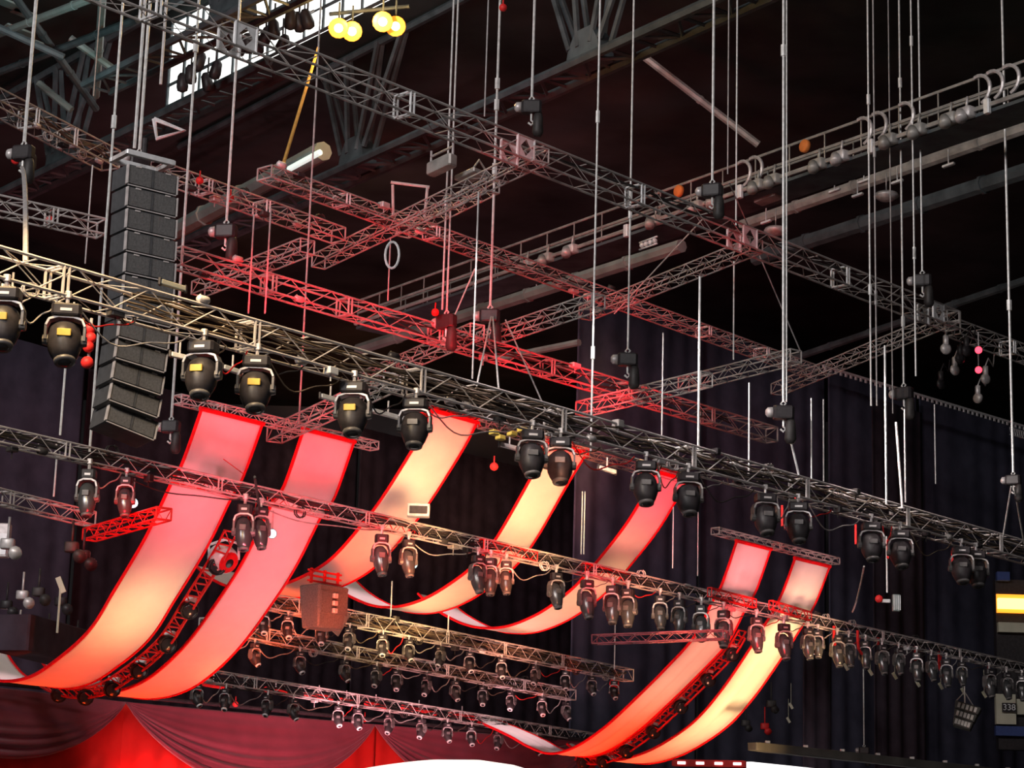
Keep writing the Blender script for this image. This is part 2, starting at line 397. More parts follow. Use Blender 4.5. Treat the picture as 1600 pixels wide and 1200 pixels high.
# window band (clerestory) upper left
wA = at(262, 168, 27.2); wB = at(632, -14, 27.2); wu = (wB - wA); wL = wu.length; wu.normalize()
wn = Vector((-wu.y, wu.x, 0)); wn = wn if wn.y > 0 else -wn
off = wn * .05
w = MB(); w.box((wA + wB) / 2 + off + UP * 1.6, wL, .06, 3.2, X=wu, Y=wn); wo = struct(w.build('window_1', 'e_white'))
fr = MB()
for k in range(14): p = wA + off - wn * .1 + wu * (wL * k / 13); fr.tube(p - UP * .05, p + UP * 3.2, .05, 4)
for hgt in (0, .8, 1.6, 2.4, 3.2): fr.tube(wA + off - wn * .1 + UP * hgt, wB + off - wn * .1 + UP * hgt, .07, 4)
fr.build('window_frame', 'steel', wo)
w2A = at(478, 58, 27.4); w2 = MB(); w2.box(w2A + UP * 1.9 - wn * .2, 2.2, .06, 3.6, X=wu, Y=wn)
struct(w2.build('window_2', 'e_white'))
g = MB()
for k in range(5): g.box(w2A + UP * (.6 + k * .62) - wn * .28, 1.65, .05, .05, X=wu, Y=wn)
struct(g.build('trim_1', 'cat'))
# silhouettes of stored gear in front of the window
rng = random.Random(3)
for i in range(16):
    x = 285 + i * 13; y = 150 - (x - 270) * .36 - rng.uniform(0, 60); P = at(x, y, 26.0)
    g = MB(); g.lathe(P, (rng.uniform(-.4, .4), .2, -1), [(-.35, .08), (-.25, .16), (.1, .2), (.25, .17), (.3, .05)], 8)
    g.tube(P + UP * .3, P + UP * .9, .03, 4)
    tag(g.build('flood_lamp', 'black', origin=P), 'dark lamp silhouetted against the bright window band, %s from the left' % ORD[i], 'lamp', 'dark lamps before the window band')
# tungsten lamps
for i, (x, y, s) in enumerate([(529, 44, 1), (550, 49, 1), (598, 34, 1), (618, 41, 1)]):
    P = at(x, y, 24.5)
    t = thing('flood_lamp', P, 'glowing amber flood lamp at the top, ' + ['leftmost of four', 'second of four', 'third of four', 'rightmost of four'][i], 'lamp', 'glowing amber flood lamps')
    dr = (CAM - P).normalized()
    MB().lathe(P, dr, [(-.35, .07), (-.25, .18), (-.02, .25), (0, .25)], 14).build('housing', 'black', t)
    MB().lathe(P, dr, [(0.0, .15), (.03, .11), (.05, .05)], 14).build('bulb', 'e_tung', t)
    MB().lathe(P, dr, [(-.03, .25), (.005, .3), (.012, .28), (.014, .16)], 14).build('halo_ring', 'e_halo', t)  # glowing ring added for the orange halo around the lamp
    MB().tube(P + UP * .15, P + UP * .8, .03, 6).build('bracket', 'steel', t)
gP = at(575, 26, 24.5 + .8)
A_ = at(515, 22, 25.3); B_ = at(640, 10, 25.3); tag(MB().tube(A_, B_, .06, 6).build('lamp_bar', 'steel', origin=A_), 'dark bar carrying the four glowing amber lamps', 'bar')

# ------------------------------------------------------------------ catwalk upper right
cA = at(560, 470, 22.6); cB = at(1660, 74, 22.6); cu = (cB - cA); cLn = cu.length; cu.normalize(); cv = Vector((-cu.y, cu.x, 0)); cv = cv if cv.y > 0 else -cv
ct = thing('catwalk', (cA + cB) / 2, 'long dark steel catwalk with railings crossing the upper right under the roof', 'catwalk')
MB().tube(cA, cB, .045, 6).build('handrail', 'cat', ct)
MB().tube(cA - UP * .5, cB - UP * .5, .05, 6).build('mid_rail', 'cat', ct)
MB().tube(cA + cv * 1.2, cB + cv * 1.2, .04, 6).build('handrail', 'cat', ct)
MB().box((cA + cB) / 2 + cv * .6 - UP * 1.1, cLn, 1.3, .1, X=cu, Y=cv).build('deck', 'steel', ct)
MB().tube(cA - UP * .95 - cv * .1, cB - UP * .95 - cv * .1, .07, 6).build('lower_pipe', 'cat', ct)
for k in range(int(cLn / 1.5)): p = cA + cu * (1.5 * k); MB().tube(p, p - UP * 1.1, .022, 4).tube(p + cv * 1.2, p + cv * 1.2 - UP * 1.1, .022, 4).tube(p - UP * 1.1, p + cv * 1.2 - UP * 1.1, .022, 4).build('railing_post', 'cat', ct)
def cpos(x):
    lo, hi = 0., 1.
    for _ in range(30):
        m_ = (lo + hi) / 2
        if px(cA + (cB - cA) * m_)[0] < x: lo = m_
        else: hi = m_
    return cA + (cB - cA) * lo
for i, x in enumerate([1160, 1178, 1347, 1370, 1412, 1530, 1550, 1575]):
    p = cpos(x); pts = [p - cv * .05 + cu * (.42 * math.sin(a)) + UP * (.42 * math.cos(a) - .4) for a in [k * PI / 10 - .3 for k in range(11)]]
    tag(MB().path(pts, .055, 6).build('cable_hoop', 'rim', origin=p), 'pale curved cable hoop on the catwalk rail, %s from the left' % ORD[i], 'hoop', 'cable hoops on the catwalk')
for i, (x, m_) in enumerate([(830, 'cat'), (862, 'cat'), (900, 'rim'), (985, 'pale'), (1030, 'cat'), (1065, 'orange'), (1095, 'cat'), (1125, 'cat'), (1162, 'pale'), (1190, 'cat'), (1215, 'cat'), (1262, 'orange'), (1285, 'cat'), (1320, 'rim'), (1366, 'pale'), (1395, 'cat'), (1440, 'cat'), (1490, 'cat'), (1515, 'rim'), (1547, 'pale')]):
    p = cpos(x)
    lab = {'orange': 'round orange', 'pale': 'pale upright', 'rim': 'grey', 'cat': 'dull dark'}[m_]
    if m_ == 'orange':
        g = MB().lathe(p - cv * .12 - UP * .25, cv, [(-.08, .16), (-.05, .2), (.05, .2), (.08, .16)], 16)
    elif m_ == 'pale': g = MB().box(p - cv * .15 - UP * 1.0, .2, .15, .42, X=cu, Y=cv, bev=.03)
    else: g = MB().box(p - cv * .15 - UP * 1.0, .5, .35, .3, X=cu, Y=cv, bev=.05).tube(p - cv * .15 - UP * .8, p - cv * .1 - UP * .5, .04, 6).lathe(p - cv * .4 - UP * 1.1, (0, -.6, -1), [(-.15, .12), (.1, .18), (.2, .16)], 10)
    tag(g.build({'orange': 'round_marker', 'pale': 'junction_box'}.get(m_, 'floodlight'), m_, origin=p), '%s %s fixed on the catwalk, %s from the left' % (lab, {'orange': 'marker', 'pale': 'junction box'}.get(m_, 'floodlight'), ORD[i]), {'orange': 'marker', 'pale': 'box'}.get(m_, 'light'))
# small lit brackets below the catwalk
for i, (x, y) in enumerate([(1197, 347), (1304, 298), (1350, 283), (1340, 305), (1402, 284), (1482, 258), (838, 452)]):
    P = at(x, y, 22); g = MB().box(P, .5, .12, .07, X=(d2 * -1), Y=d1, bev=.02).tube(P, P + UP * .5, .02, 4)
    tag(g.build('bracket', 'pale', origin=P), 'small pale bracket hanging below the catwalk, %s of seven' % ORD[i], 'bracket', 'pale brackets below the catwalk')
for i, (x, y, lab) in enumerate([(1212, 362, 'left pendant lamp hanging below the catwalk'), (1385, 308, 'pendant lamp hanging below the catwalk, right of the cable pair')]):
    P = at(x, y, 22); g = MB().lathe(P, (0, 0, -1), [(-.18, .1), (-.12, .35), (-.02, .4), (.1, .22), (.14, .1)], 16).tube(P + UP * .15, P + UP * .8, .02, 4)
    tag(g.build('pendant_lamp', 'rim', origin=P), lab, 'lamp')
P = at(1200, 308, 21.5); tag(MB().box(P, 1.0, .5, .25, X=-d2, Y=d1, bev=.05).tube(P, P + UP * 1, .03, 4).build('air_vent', 'cat', origin=P), 'dark boxy vent under the catwalk left of the thick cable pair', 'vent')
P = at(1440, 242, 21.5)
g = MB()
for k in range(2): g.tube(P - d2 * .55 + UP * (.12 * k), P + d2 * .55 + UP * (.12 * k), .035, 6)
for k in range(5): q = P + d2 * (-.5 + .25 * k); g.tube(q, q + UP * .12, .03, 4)
tag(g.build('mounting_rail', 'pale', origin=P), 'short pale ladder-like rail under the catwalk at right', 'rail')
# illuminated case hanging (1010,378), light frame (690,260)
P = at(1013, 380, 21); g = MB()
for k in range(4): g.lathe(P + d2 * (-.33 + .22 * k) * -1, (0, -1, -.4), [(-.1, .06), (0, .09), (.03, .09)], 10)
g.box(P + UP * .12, .95, .06, .04, X=-d2, Y=d1); g.box(P - UP * .12, .95, .06, .04, X=-d2, Y=d1)
tag(g.build('blinder_light', 'pale', origin=P), 'four-cell pale blinder light behind the highest truss', 'light')
t = thing('hanging_floodlight', at(690, 258, 17.6), 'dull yellow-grey floodlight hanging under the highest truss', 'light')
P = at(690, 258, 17.6)
g = MB().box(P, 1.1, .3, .3, X=-d2, Y=d1, bev=.05); g.build('lamp_case', 'cat', t)
g = MB()
for s_ in (-1, 1): g.tube(P - d2 * .5 * s_ - UP * .15, P - d2 * .5 * s_ + UP * .5, .03, 6)
g.tube(P - d2 * .5 + UP * .35, P + d2 * .5 + UP * .35, .03, 6); g.build('bracket', 'wired', t)
P = at(735, 275, 17.4)
tag(MB().box(P, .9, .5, .12, X=-d2, Y=d1, bev=.03).path([P + UP * .1, P + UP * .5 + d1 * .3, P + UP * .2 + d1 * .7], .03).build('cable_tray', 'cat', origin=P), 'small tray of cables right of the hanging lamp frame', 'tray')

# ------------------------------------------------------------------ banners
def catmull(pts, n=8):
    out = []
    P = [pts[0]] + pts + [pts[-1]]
    for i in range(1, len(P) - 2):
        for k in range(n):
            t = k / n; a, b, c, d = P[i - 1], P[i], P[i + 1], P[i + 2]
            out.append(tuple(.5 * (2 * b[j] + (c[j] - a[j]) * t + (2 * a[j] - 5 * b[j] + 4 * c[j] - d[j]) * t * t + (3 * b[j] - a[j] - 3 * c[j] + d[j]) * t ** 3) for j in range(2)))
    out.append(tuple(pts[-1])); return out
BAN = {}
def banner(key, tl, tr, H, redge, label, wrinkle=0., hr=.045):
    P = at(*tr, H); W = (at(*tl, H) - P).length; Pl = P - d1 * W
    line = [tuple(tr)] + list(redge)
    prof = []
    for (x, y) in line:
        Q = onplane(x, y, P, d2); prof.append(((Q - P).dot(d2), Q.z))
    prof = catmull(prof)
    K = 14; rows = []
    for i, (s, z_) in enumerate(prof):
        row = []
        f = min(1, i / 12)
        for j in range(K + 1):
            c = j / K; n_ = wrinkle * f * (math.sin(c * 17 + i * .03) * .5 + math.sin(c * 31 + 2 - i * .02) * .35) + .02 * math.sin(c * PI) * f
            row.append(Pl + d1 * (W * c) + d2 * s + Vector((0, 0, z_ - P.z)) + (Vector((0, 0, -1)) + d2 * -.7).normalized() * n_)
        rows.append(row)
    b = MB().grid(rows, .012); o = b.build('banner', 'fabric', origin=P); tag(o, label, 'banner', 'long curved banners')
    for j in (0, K): MB().path([r[j] for r in rows], hr, 6).build('halo_trim', 'halo_trim', o)  # added red edge tubes imitate the halo around the banner outline
    MB().tube(rows[0][0] - d1 * .05, rows[0][-1] + d1 * .05, hr * 1.3, 8).build('top_batten', 'halo_trim', o)
    BAN[key] = (P - d1 * W / 2, W, prof, P)
    return o
banner('L1', (308, 640), (410, 662), 11, [(380, 744), (360, 780), (322, 857), (273, 937), (234, 997), (182, 1042), (136, 1069), (88, 1074), (45, 1060), (21, 1037), (3, 1004), (-14, 960), (-26, 915)], 'leftmost and longest curved pink and orange banner, cream glow near its lower bend')
banner('L2', (462, 673), (553, 690), 11, [(523, 775), (502, 806), (464, 881), (430, 935), (374, 1011), (322, 1060), (280, 1083), (240, 1091), (205, 1088), (171, 1073), (148, 1055), (128, 1028)], 'second banner from the left, pink turning orange at the bottom')
banner('M1', (668, 643), (745, 660), 12.5, [(723, 702), (670, 786), (630, 838), (585, 886), (540, 913), (490, 930), (440, 932), (400, 918), (370, 895)], 'short cream and orange banner right of the two big left banners')
banner('M2', (850, 695), (916, 708), 12.5, [(888, 754), (832, 850), (795, 894), (754, 925), (716, 946), (677, 957), (639, 956), (604, 943), (576, 926), (552, 904)], 'middle banner, cream yellow, ending beside the winch box')
banner('M3', (1018, 738), (1073, 750), 12.5, [(1054, 785), (1025, 832), (983, 885), (950, 922), (915, 951), (880, 972), (839, 987), (801, 989), (772, 983), (744, 970), (722, 956), (700, 936)], 'narrow pink and cream banner third from the right')
banner('R1', (1151, 845), (1204, 858), 11, [(1181, 923), (1165, 951), (1137, 1004), (1095, 1050), (1046, 1098), (997, 1142), (951, 1172), (913, 1182), (880, 1172), (850, 1156), (815, 1140), (775, 1124)], 'wrinkled pink and peach banner, left of the right pair', wrinkle=.05)
banner('R2', (1241, 872), (1296, 885), 11, [(1273, 944), (1246, 990), (1220, 1030), (1180, 1087), (1140, 1132), (1095, 1164), (1053, 1184), (1010, 1193), (969, 1186), (940, 1168)], 'rightmost banner, pale pink top and creamy wrinkled lower part', wrinkle=.05)
# little bars at the top of the three middle banners
for i, (a, b, lab) in enumerate([((664, 629), (750, 652), 'red bar truss on top of the short cream banner'), ((846, 684), (920, 701), 'red bar truss on top of the middle banner'), ((1014, 727), (1080, 742), 'red bar truss on top of the narrow pink banner')]):
    truss('banner_bar', a, b, 12.9, .3, .26, lab, cat='bar', r=.024, rl=.014, m='redp')
# added red frames imitate the red-lit low truss where the banners pass
for i, (key, x0, x1, y0, y1) in enumerate([('L1', 274, 374, 736, 762), ('L2', 425, 520, 772, 795), ('M1', 572, 655, 800, 826), ('M2', 756, 840, 842, 862), ('M3', 915, 985, 880, 898), ('R1', 1112, 1182, 918, 936), ('R2', 1208, 1268, 938, 956)]):
    truss('red_light_frame', (x0, y0), (x1, y1), 9.25 - .02 * i, .14, .26, 'added red frame for the red light across the %s banner' % ['leftmost', 'second', 'third', 'fourth', 'fifth', 'sixth', 'rightmost'][i] + ' at the low truss', cat='frame', r=.016, rl=.012, m='redp')
# service ladders between banner pairs
def ladder(key, redge, offs, W, label):
    Pc, W0, prof, P = BAN[key]
    a = P + d1 * offs; n = len(prof); t = thing('light_ladder', a, label, 'ladder')
    seg = prof[int(n * redge[0]):int(n * redge[1])]
    L = [[], [], []]
    for s, z_ in seg:
        c = a + d2 * s + UP * (z_ - P.z)
        L[0].append(c); L[1].append(c + d1 * W); L[2].append(c + d1 * W / 2 - UP * .25 - d2 * .15)
    for l in L: MB().path(l, .035, 6).build('rail', 'redp', t)  # red light on the ladder put into its colour
    g = MB()
    for k in range(0, len(L[0]) - 2, 2):
        g.tube(L[0][k], L[1][k], .025, 4).tube(L[0][k], L[1][k + 2], .02, 4).tube(L[2][k], L[0][k + 1], .02, 4).tube(L[2][k], L[1][k + 1], .02, 4)
    g.build('rungs', 'redp', t)
    for k in range(4, len(L[0]) - 3, 7):
        c = (L[0][k] + L[1][k]) / 2 - UP * .2
        h_ = MB().lathe(c, (.3, -1, -.3), [(-.25, .09), (-.15, .2), (.1, .24), (.2, .22)], 12).build('spotlight', 'black', t)
        MB().lathe(c, (.3, -1, -.3), [(.2, .2), (.23, .16), (.24, .03)], 12).build('lens', 'glass', h_)
        MB().box(c + d1 * .05 + UP * .25, .3, .25, .15, bev=.03).build('clamp_box', 'rim', t)
ladder('L1', (.2, .72), .28, .42, 'red-lit curved ladder of spotlights between the two left banners')
ladder('R1', (.22, .75), .18, .4, 'red-lit curved ladder of spotlights between the two right banners')

# ------------------------------------------------------------------ moving lights
def make_head(name, label, base_m='black', w=.5, scr='gold', lamp='black', face=(0, -1, -.9), ring='yokem'):
    t = thing(name, (0, 0, 0), label, 'light', real=False)
    g = MB().box((0, 0, -.19), w * .78, w * .6, .17, bev=.04); bs = g.build('base', base_m, t)
    MB().box((0, -w * .305, -.2), w * .3, .01, .04).build('display', 'rim', bs)
    MB().tube((0, 0, -.12), (0, 0, .03), .03, 6).box((0, 0, .05), .1, .09, .1, bev=.02).build('clamp', 'rim', t)
    # yoke: pale outlined arch open downwards
    g = MB(); r = w * .5
    pts = [(-r, 0, -.62), (-r, 0, -.42), (-r * .85, 0, -.33), (-r * .4, 0, -.29), (r * .4, 0, -.29), (r * .85, 0, -.33), (r, 0, -.42), (r, 0, -.62)]
    for k in range(len(pts) - 1):
        p = Vector(pts[k]); q = Vector(pts[k + 1]); a = (q - p).normalized()
        g.box((p + q) / 2, .035, .2, (q - p).length * 1.06, X=a.cross(Vector((0, 1, 0))), Y=(0, 1, 0), Z=a)
    g.lathe((-r - .04, 0, -.62), (1, 0, 0), [(0, .07), (.08, .09)], 10).lathe((r - .04, 0, -.62), (1, 0, 0), [(0, .09), (.08, .07)], 10)
    g.smooth = False; yk = g.build('yoke', 'yokem', t)
    g = MB()
    for k in range(1, len(pts) - 2): g.box((Vector(pts[k]) + Vector(pts[k + 1])) / 2 + Vector((0, -.105, 0)), .03, .012, (Vector(pts[k + 1]) - Vector(pts[k])).length * 1.05, X=(Vector(pts[k + 1]) - Vector(pts[k])).normalized().cross(Vector((0, 1, 0))), Y=(0, 1, 0), Z=(Vector(pts[k + 1]) - Vector(pts[k])).normalized())
    g.build('trim_strip', 'rim', yk)
    ax = Vector(face).normalized(); c = Vector((0, 0, -.64))
    g = MB().lathe(c, ax, [(-.30, .05), (-.28, w * .26), (-.2, w * .40), (-.05, w * .455), (.1, w * .44), (.22, w * .36), (.33, w * .25)], 18)
    hd = g.build('lamp_head', lamp, t)
    MB().lathe(c, ax, [(.30, w * .29), (.345, w * .27), (.35, w * .2)], 18).build('lens_ring', ring, hd)
    MB().lathe(c, ax, [(.33, w * .22), (.36, w * .15), (.37, .01)], 16).build('lens', 'glass', hd)
    MB().box(c + Vector((0, -w * .425, .09)), w * .36, .05, .1, bev=.01).build('rating_plate', scr if scr == 'gold' else 'yokem', hd)
    return t
def hang(T, x, sc=1., dz=0., dv=.5):
    s = T['par'](x); return T['A'] + T['u'] * s + T['v'] * T['w'] * dv - T['z'] * (T['h'] + .05 * sc) + UP * dz
rzf = math.atan2(d1.y, d1.x)
bigA = make_head('moving_light', 'x', w=.54, face=(.1, -.35, -1))
bx = [15, 110, 322, 405, 556, 652, 833, 877, 1010, 1076, 1196, 1247, 1361, 1406, 1501, 1524]
bl = ['big moving light at the far left edge under the golden front truss', 'big moving light with a red lamp cluster beside it, second under the front truss',
      'big moving light with an amber plate in front of the loudspeaker column', 'big moving light with an amber plate above the gap between the two left banners',
      'big moving light with an amber plate just above the second banner', 'big moving light overlapping the left edge of the short cream banner',
      'left of the two big moving lights over the middle banner top', 'right of the two big moving lights over the middle banner top',
      'big moving light just left of the narrow pink banner', 'big moving light just right of the narrow pink banner',
      'big moving light left of the pair above the right banners', 'big moving light above the rightmost banner', 'big moving light with a red side, left of the hanging green box',
      'big moving light right above the hanging small unit at the right', 'second last big moving light under the front truss', 'rightmost big moving light under the front truss']
plain = make_head('moving_light', 'y', w=.54, scr='pale', face=(.05, -.3, -1))
lightside = []
for i, x in enumerate(bx):
    src = bigA if x < 600 else plain
    P = hang(TB, x, dv=0)
    copy_tree(src, P, random.uniform(-.3, .25), bl[i], 'big moving lights under the front truss', scale=1.22 if x < 600 else 1.15)
    lightside.append(P)
slim = make_head('moving_light', 'z', w=.36, scr='pale', lamp='rim2', face=(.1, -.25, -1))
cx = [(142, 1.05), (200, .9), (385, 1.1), (410, 1.), (598, 1.05), (640, .95), (748, 1.), (768, 1.), (792, .9), (870, 1.0), (918, 1.1), (958, 1.1), (982, 1.1), (1032, 1.), (1062, 1.), (1096, 1.1), (1131, 1.15), (1182, 1.1), (1225, 1.15), (1262, 1.), (1278, .9), (1308, 1.05), (1326, 1.), (1352, .95), (1378, 1.), (1404, .9), (1432, 1.), (1455, .9), (1478, 1.), (1502, .85), (1545, 1.05), (1572, 1.), (1596, .95)]
for i, (x, sc) in enumerate(cx):
    P = hang(TC, x, dv=0)
    lab = 'slim moving light under the low truss, ' + ('%s from the left' % ORD[i] if i < 17 else '%s from the right' % ORD[len(cx) - 1 - i])
    copy_tree(slim, P, random.uniform(-.5, .5), lab, 'slim moving lights under the low truss', scale=sc * 1.12)
small = make_head('moving_light', 'w', w=.42, scr='pale', lamp='black', face=(.2, -.5, -.8), ring='pale')  # pale lens rings put the glow of lit lenses into colour
rows = [(TH1, [415, 452, 505, 548, 600, 640, 690, 735, 785, 838, 885, 925, 960], 'upper', .75), (TH2, [345, 400, 470, 540, 590, 622, 668, 712, 756, 800, 848, 885], 'middle', .75), (TH3, [310, 355, 420, 460, 530, 560, 610, 660, 700, 738, 780, 840, 905], 'lowest', .78)]
for T, xs, nm, sc in rows:
    for i, x in enumerate(xs):
        copy_tree(small, hang(T, x, dv=0), random.uniform(-.9, .9), 'small moving light in the %s row of the rear lighting grid, %s from the left' % (nm, ORD[i]), 'small moving lights of the rear lighting grid', scale=sc)
def droop(T, x0, x1, sag, label, m='rim', group='drooping cables'):
    a = hang(T, x0, dv=0) - UP * .12; b = hang(T, x1, dv=.4); pts = []
    for k in range(15): t_ = k / 14; pts.append(a.lerp(b, t_) - UP * sag * 4 * t_ * (1 - t_) * (1 + .3 * math.sin(t_ * 7)))
    o = MB().path(pts, .016, 5).build('drooping_cable', m, origin=a); tag(o, label, 'cable', group)
mm_ = ['rim', 'cable', 'redp', 'wired', 'brown']
for i in range(len(bx) - 1):
    for q in range(2): droop(TB, bx[i] + 6 + 12 * q, bx[i] + (bx[i + 1] - bx[i]) * (.55 + .4 * q), .25 + .22 * q, '%s %s cable drooping under the front truss, gap %s from the left' % (['upper', 'lower'][q], {'rim': 'pale grey', 'cable': 'black', 'redp': 'red', 'wired': 'grey', 'brown': 'brown'}[mm_[(i * 2 + q * 3) % 5]], ORD[i]), mm_[(i * 2 + q * 3) % 5])
for i in range(len(cx) - 1):
    droop(TC, cx[i][0] + 3, cx[i + 1][0] - 2, random.uniform(.12, .4), '%s cable drooping under the low truss, gap %s from the left' % ({'rim': 'pale grey', 'cable': 'black', 'redp': 'red', 'wired': 'grey', 'brown': 'brown'}[mm_[i % 5]], (ORD + ['thirty-first', 'thirty-second', 'thirty-third'])[i]), mm_[i % 5])
for T, xs, nm, sc in rows:
    for i in range(len(xs) - 1):
        droop(T, xs[i] + 3, xs[i + 1] - 2, random.uniform(.15, .5), 'cable drooping in the %s row of the rear lighting grid, gap %s from left' % (nm, ORD[i]), mm_[(i * 3) % 5])
for r_ in (bigA, plain, slim, small):
    for ch in kids(r_):
        for g_ in kids(ch): bpy.data.objects.remove(g_)
        bpy.data.objects.remove(ch)
    bpy.data.objects.remove(r_)
for k_ in 'xyzw': LABELS.pop(k_, None)
# glowing cyan/white dots of some lamps
for i, (x, y, H, m_, lab) in enumerate([(208, 786, 8.2, 'e_cyan', 'small glowing cyan lamp left of the leftmost banner'), (425, 834, 8.2, 'e_cyan', 'small glowing white-blue lamp between the two left banners'), (646, 882, 8.6, 'e_cyan', 'small glowing cyan lamp right of the short cream banner'),
        (1273, 1018, 8.6, 'e_led', 'round white lamp right of the rightmost banner'), (1324, 1022, 8.6, 'e_led', 'second round white lamp right of the rightmost banner'), (1454, 1046, 8.6, 'e_led', 'round white lamp under the low truss near the hanging loudspeaker'),
        (1529, 547, 16, 'e_red', 'upper red indicator lamp at the right edge'), (1529, 578, 16, 'e_red', 'lower red indicator lamp at the right edge'), (1568, 1072, 8.3, 'e_led', 'small white lamp above the section sign')]):
    P = at(x, y, H); t = thing('signal_lamp', P, lab, 'lamp'); dr = (CAM - P).normalized()
    MB().lathe(P, dr, [(-.3, .05), (-.2, .11), (-.02, .12)], 12).build('housing', 'black', t)
    MB().lathe(P, dr, [(-.03, .11), (.04, .09), (.08, .02)], 12).build('lens', m_, t)
    MB().path([P - dr * .15, P - dr * .15 + UP * .3, P - dr * .1 + UP * .55], .02, 5).build('bracket', 'rim', t)
# red curved brackets at the right low truss (stands with cable)
for i, (x, y) in enumerate([(1303, 978), (1340, 985), (1372, 996), (1430, 1010), (1467, 1018), (1545, 1035)]):
    P = at(x, y, 9.0); pts = [P, P - UP * .35, P - UP * .6 + d1 * .05, P - UP * .75 + d1 * .25]
    tag(MB().path(pts, .05, 6).build('light_hanger', 'redp', origin=P), 'curved red hanger under the low truss at right, %s of six' % ORD[i], 'hanger', 'curved red hangers')
for i, (x, y) in enumerate([(1243, 792), (1222, 806), (1337, 835), (1387, 858), (1488, 875)][:5]):
    P = at(x, y, 10.1); tag(MB().box(P, .06, .08, .55, bev=.015).build('side_plate', 'redp', origin=P), 'narrow red plate beside a big moving light at right, %s of five' % ORD[i], 'plate', 'narrow red plates')
# red lamp cluster at second big light
P = at(139, 532, 9.9); t = thing('lamp_cluster', P, 'cluster of red lit fittings beside the second big moving light', 'light')
for k, dz in enumerate((.22, .05, -.12)): MB().lathe(P + UP * dz + Vector((.03 * (k % 2), 0, 0)), (0, -1, -.2), [(-.1, .05), (0, .11), (.06, .1), (.1, .04)], 12).build('red_lens', 'redp', t)
MB().lathe(P - UP * .42, (0, -1, -.2), [(-.1, .05), (0, .12), (.06, .11), (.1, .03)], 12).build('red_lens', 'redp', t)
MB().tube(P + UP * .45 + Vector((0, .1, 0)), P - UP * .5 + Vector((0, .1, 0)), .03, 6).build('bar', 'rim', t)
# LED battens below the front truss
for i, (a, b, lab) in enumerate([((266, 553), (295, 560), 'short white batten left of the third big moving light'), ((348, 573), (378, 583), 'short white batten right of the third big moving light'), ((500, 618), (532, 627), 'short white batten left of the fifth big moving light'), ((580, 641), (632, 655), 'long white batten right of the fifth big moving light'), ((780, 694), (812, 702), 'white batten left of the middle banner bar'), ((935, 730), (962, 738), 'white batten right of the middle banner bar'), ((0, 447), (38, 457), 'wide pale bar at the left edge under the front truss'), ((250, 440), (290, 452), 'cream box lying on top of the golden truss'), ((98, 492), (130, 503), 'amber bar above the second big moving light')]):
    H = 10.0 if i != 7 else 10.55
    A_ = at(*a, H); B_ = at(*b, H); t = thing('led_batten', (A_ + B_) / 2, lab, 'light')
    MB().box((A_ + B_) / 2, (B_ - A_).length, .1, .09, X=(B_ - A_).normalized(), Y=UP.cross(B_ - A_).normalized(), bev=.02).build('tube', 'gold' if i == 8 else 'cream' if i == 7 else 'pale', t)
    for P in (A_, B_): MB().box(P, .05, .13, .13, bev=.01).build('end_cap', 'black', t)
    if i != 7:
        MB().tube((A_ + B_) / 2, (A_ + B_) / 2 + UP * .3, .02, 6).build('hanger', 'rim', t)

# ------------------------------------------------------------------ loudspeaker column
cols = [(190, 246, 281, 272)]
# front edge line in the picture: left/right edges per height
def le(y): # left, right x of the column at height y
    L = [(250, 196), (330, 193), (420, 190), (500, 180), (600, 166), (700, 156)]
    R = [(250, 281), (330, 280), (420, 278), (500, 272), (600, 259), (700, 240)]
    def ip(T):
        for (a, b), (c, d) in zip(T, T[1:]):
            if y <= c: return b + (d - b) * (y - a) / (c - a)
        return T[-1][1]
    return ip(L), ip(R)
PD = 44.0
Ptop = atd(189, 250, PD); sp_u = (d1 * .75 + Vector((1, 0, 0)) * .25).normalized(); sp_v = Vector((-sp_u.y, sp_u.x, 0)); Wd = 1.16
ys = [252 + 34.3 * k for k in range(14)]
tF = thing('array_frame', atd(235, 250, PD), 'pale flying frame on top of the tall loudspeaker column', 'frame')
c = atd(235, 252, PD) + UP * .08
MB().box(c, Wd * 1.0, .12, .11, X=sp_u, Y=sp_v, bev=.02).build('front_bar', 'pale', tF)
MB().box(c + sp_v * .7, Wd, .12, .11, X=sp_u, Y=sp_v, bev=.02).build('rear_bar', 'pale', tF)
for s in (-.45, .45): MB().box(c + sp_v * .35 + sp_u * Wd * s, .1, .8, .09, X=sp_u, Y=sp_v).build('side_bar', 'alu', tF)
MB().tube(c + sp_v * .3 + UP * .05, c + sp_v * .3 + UP * .5, .06, 8).build('lifting_point', 'black', tF)
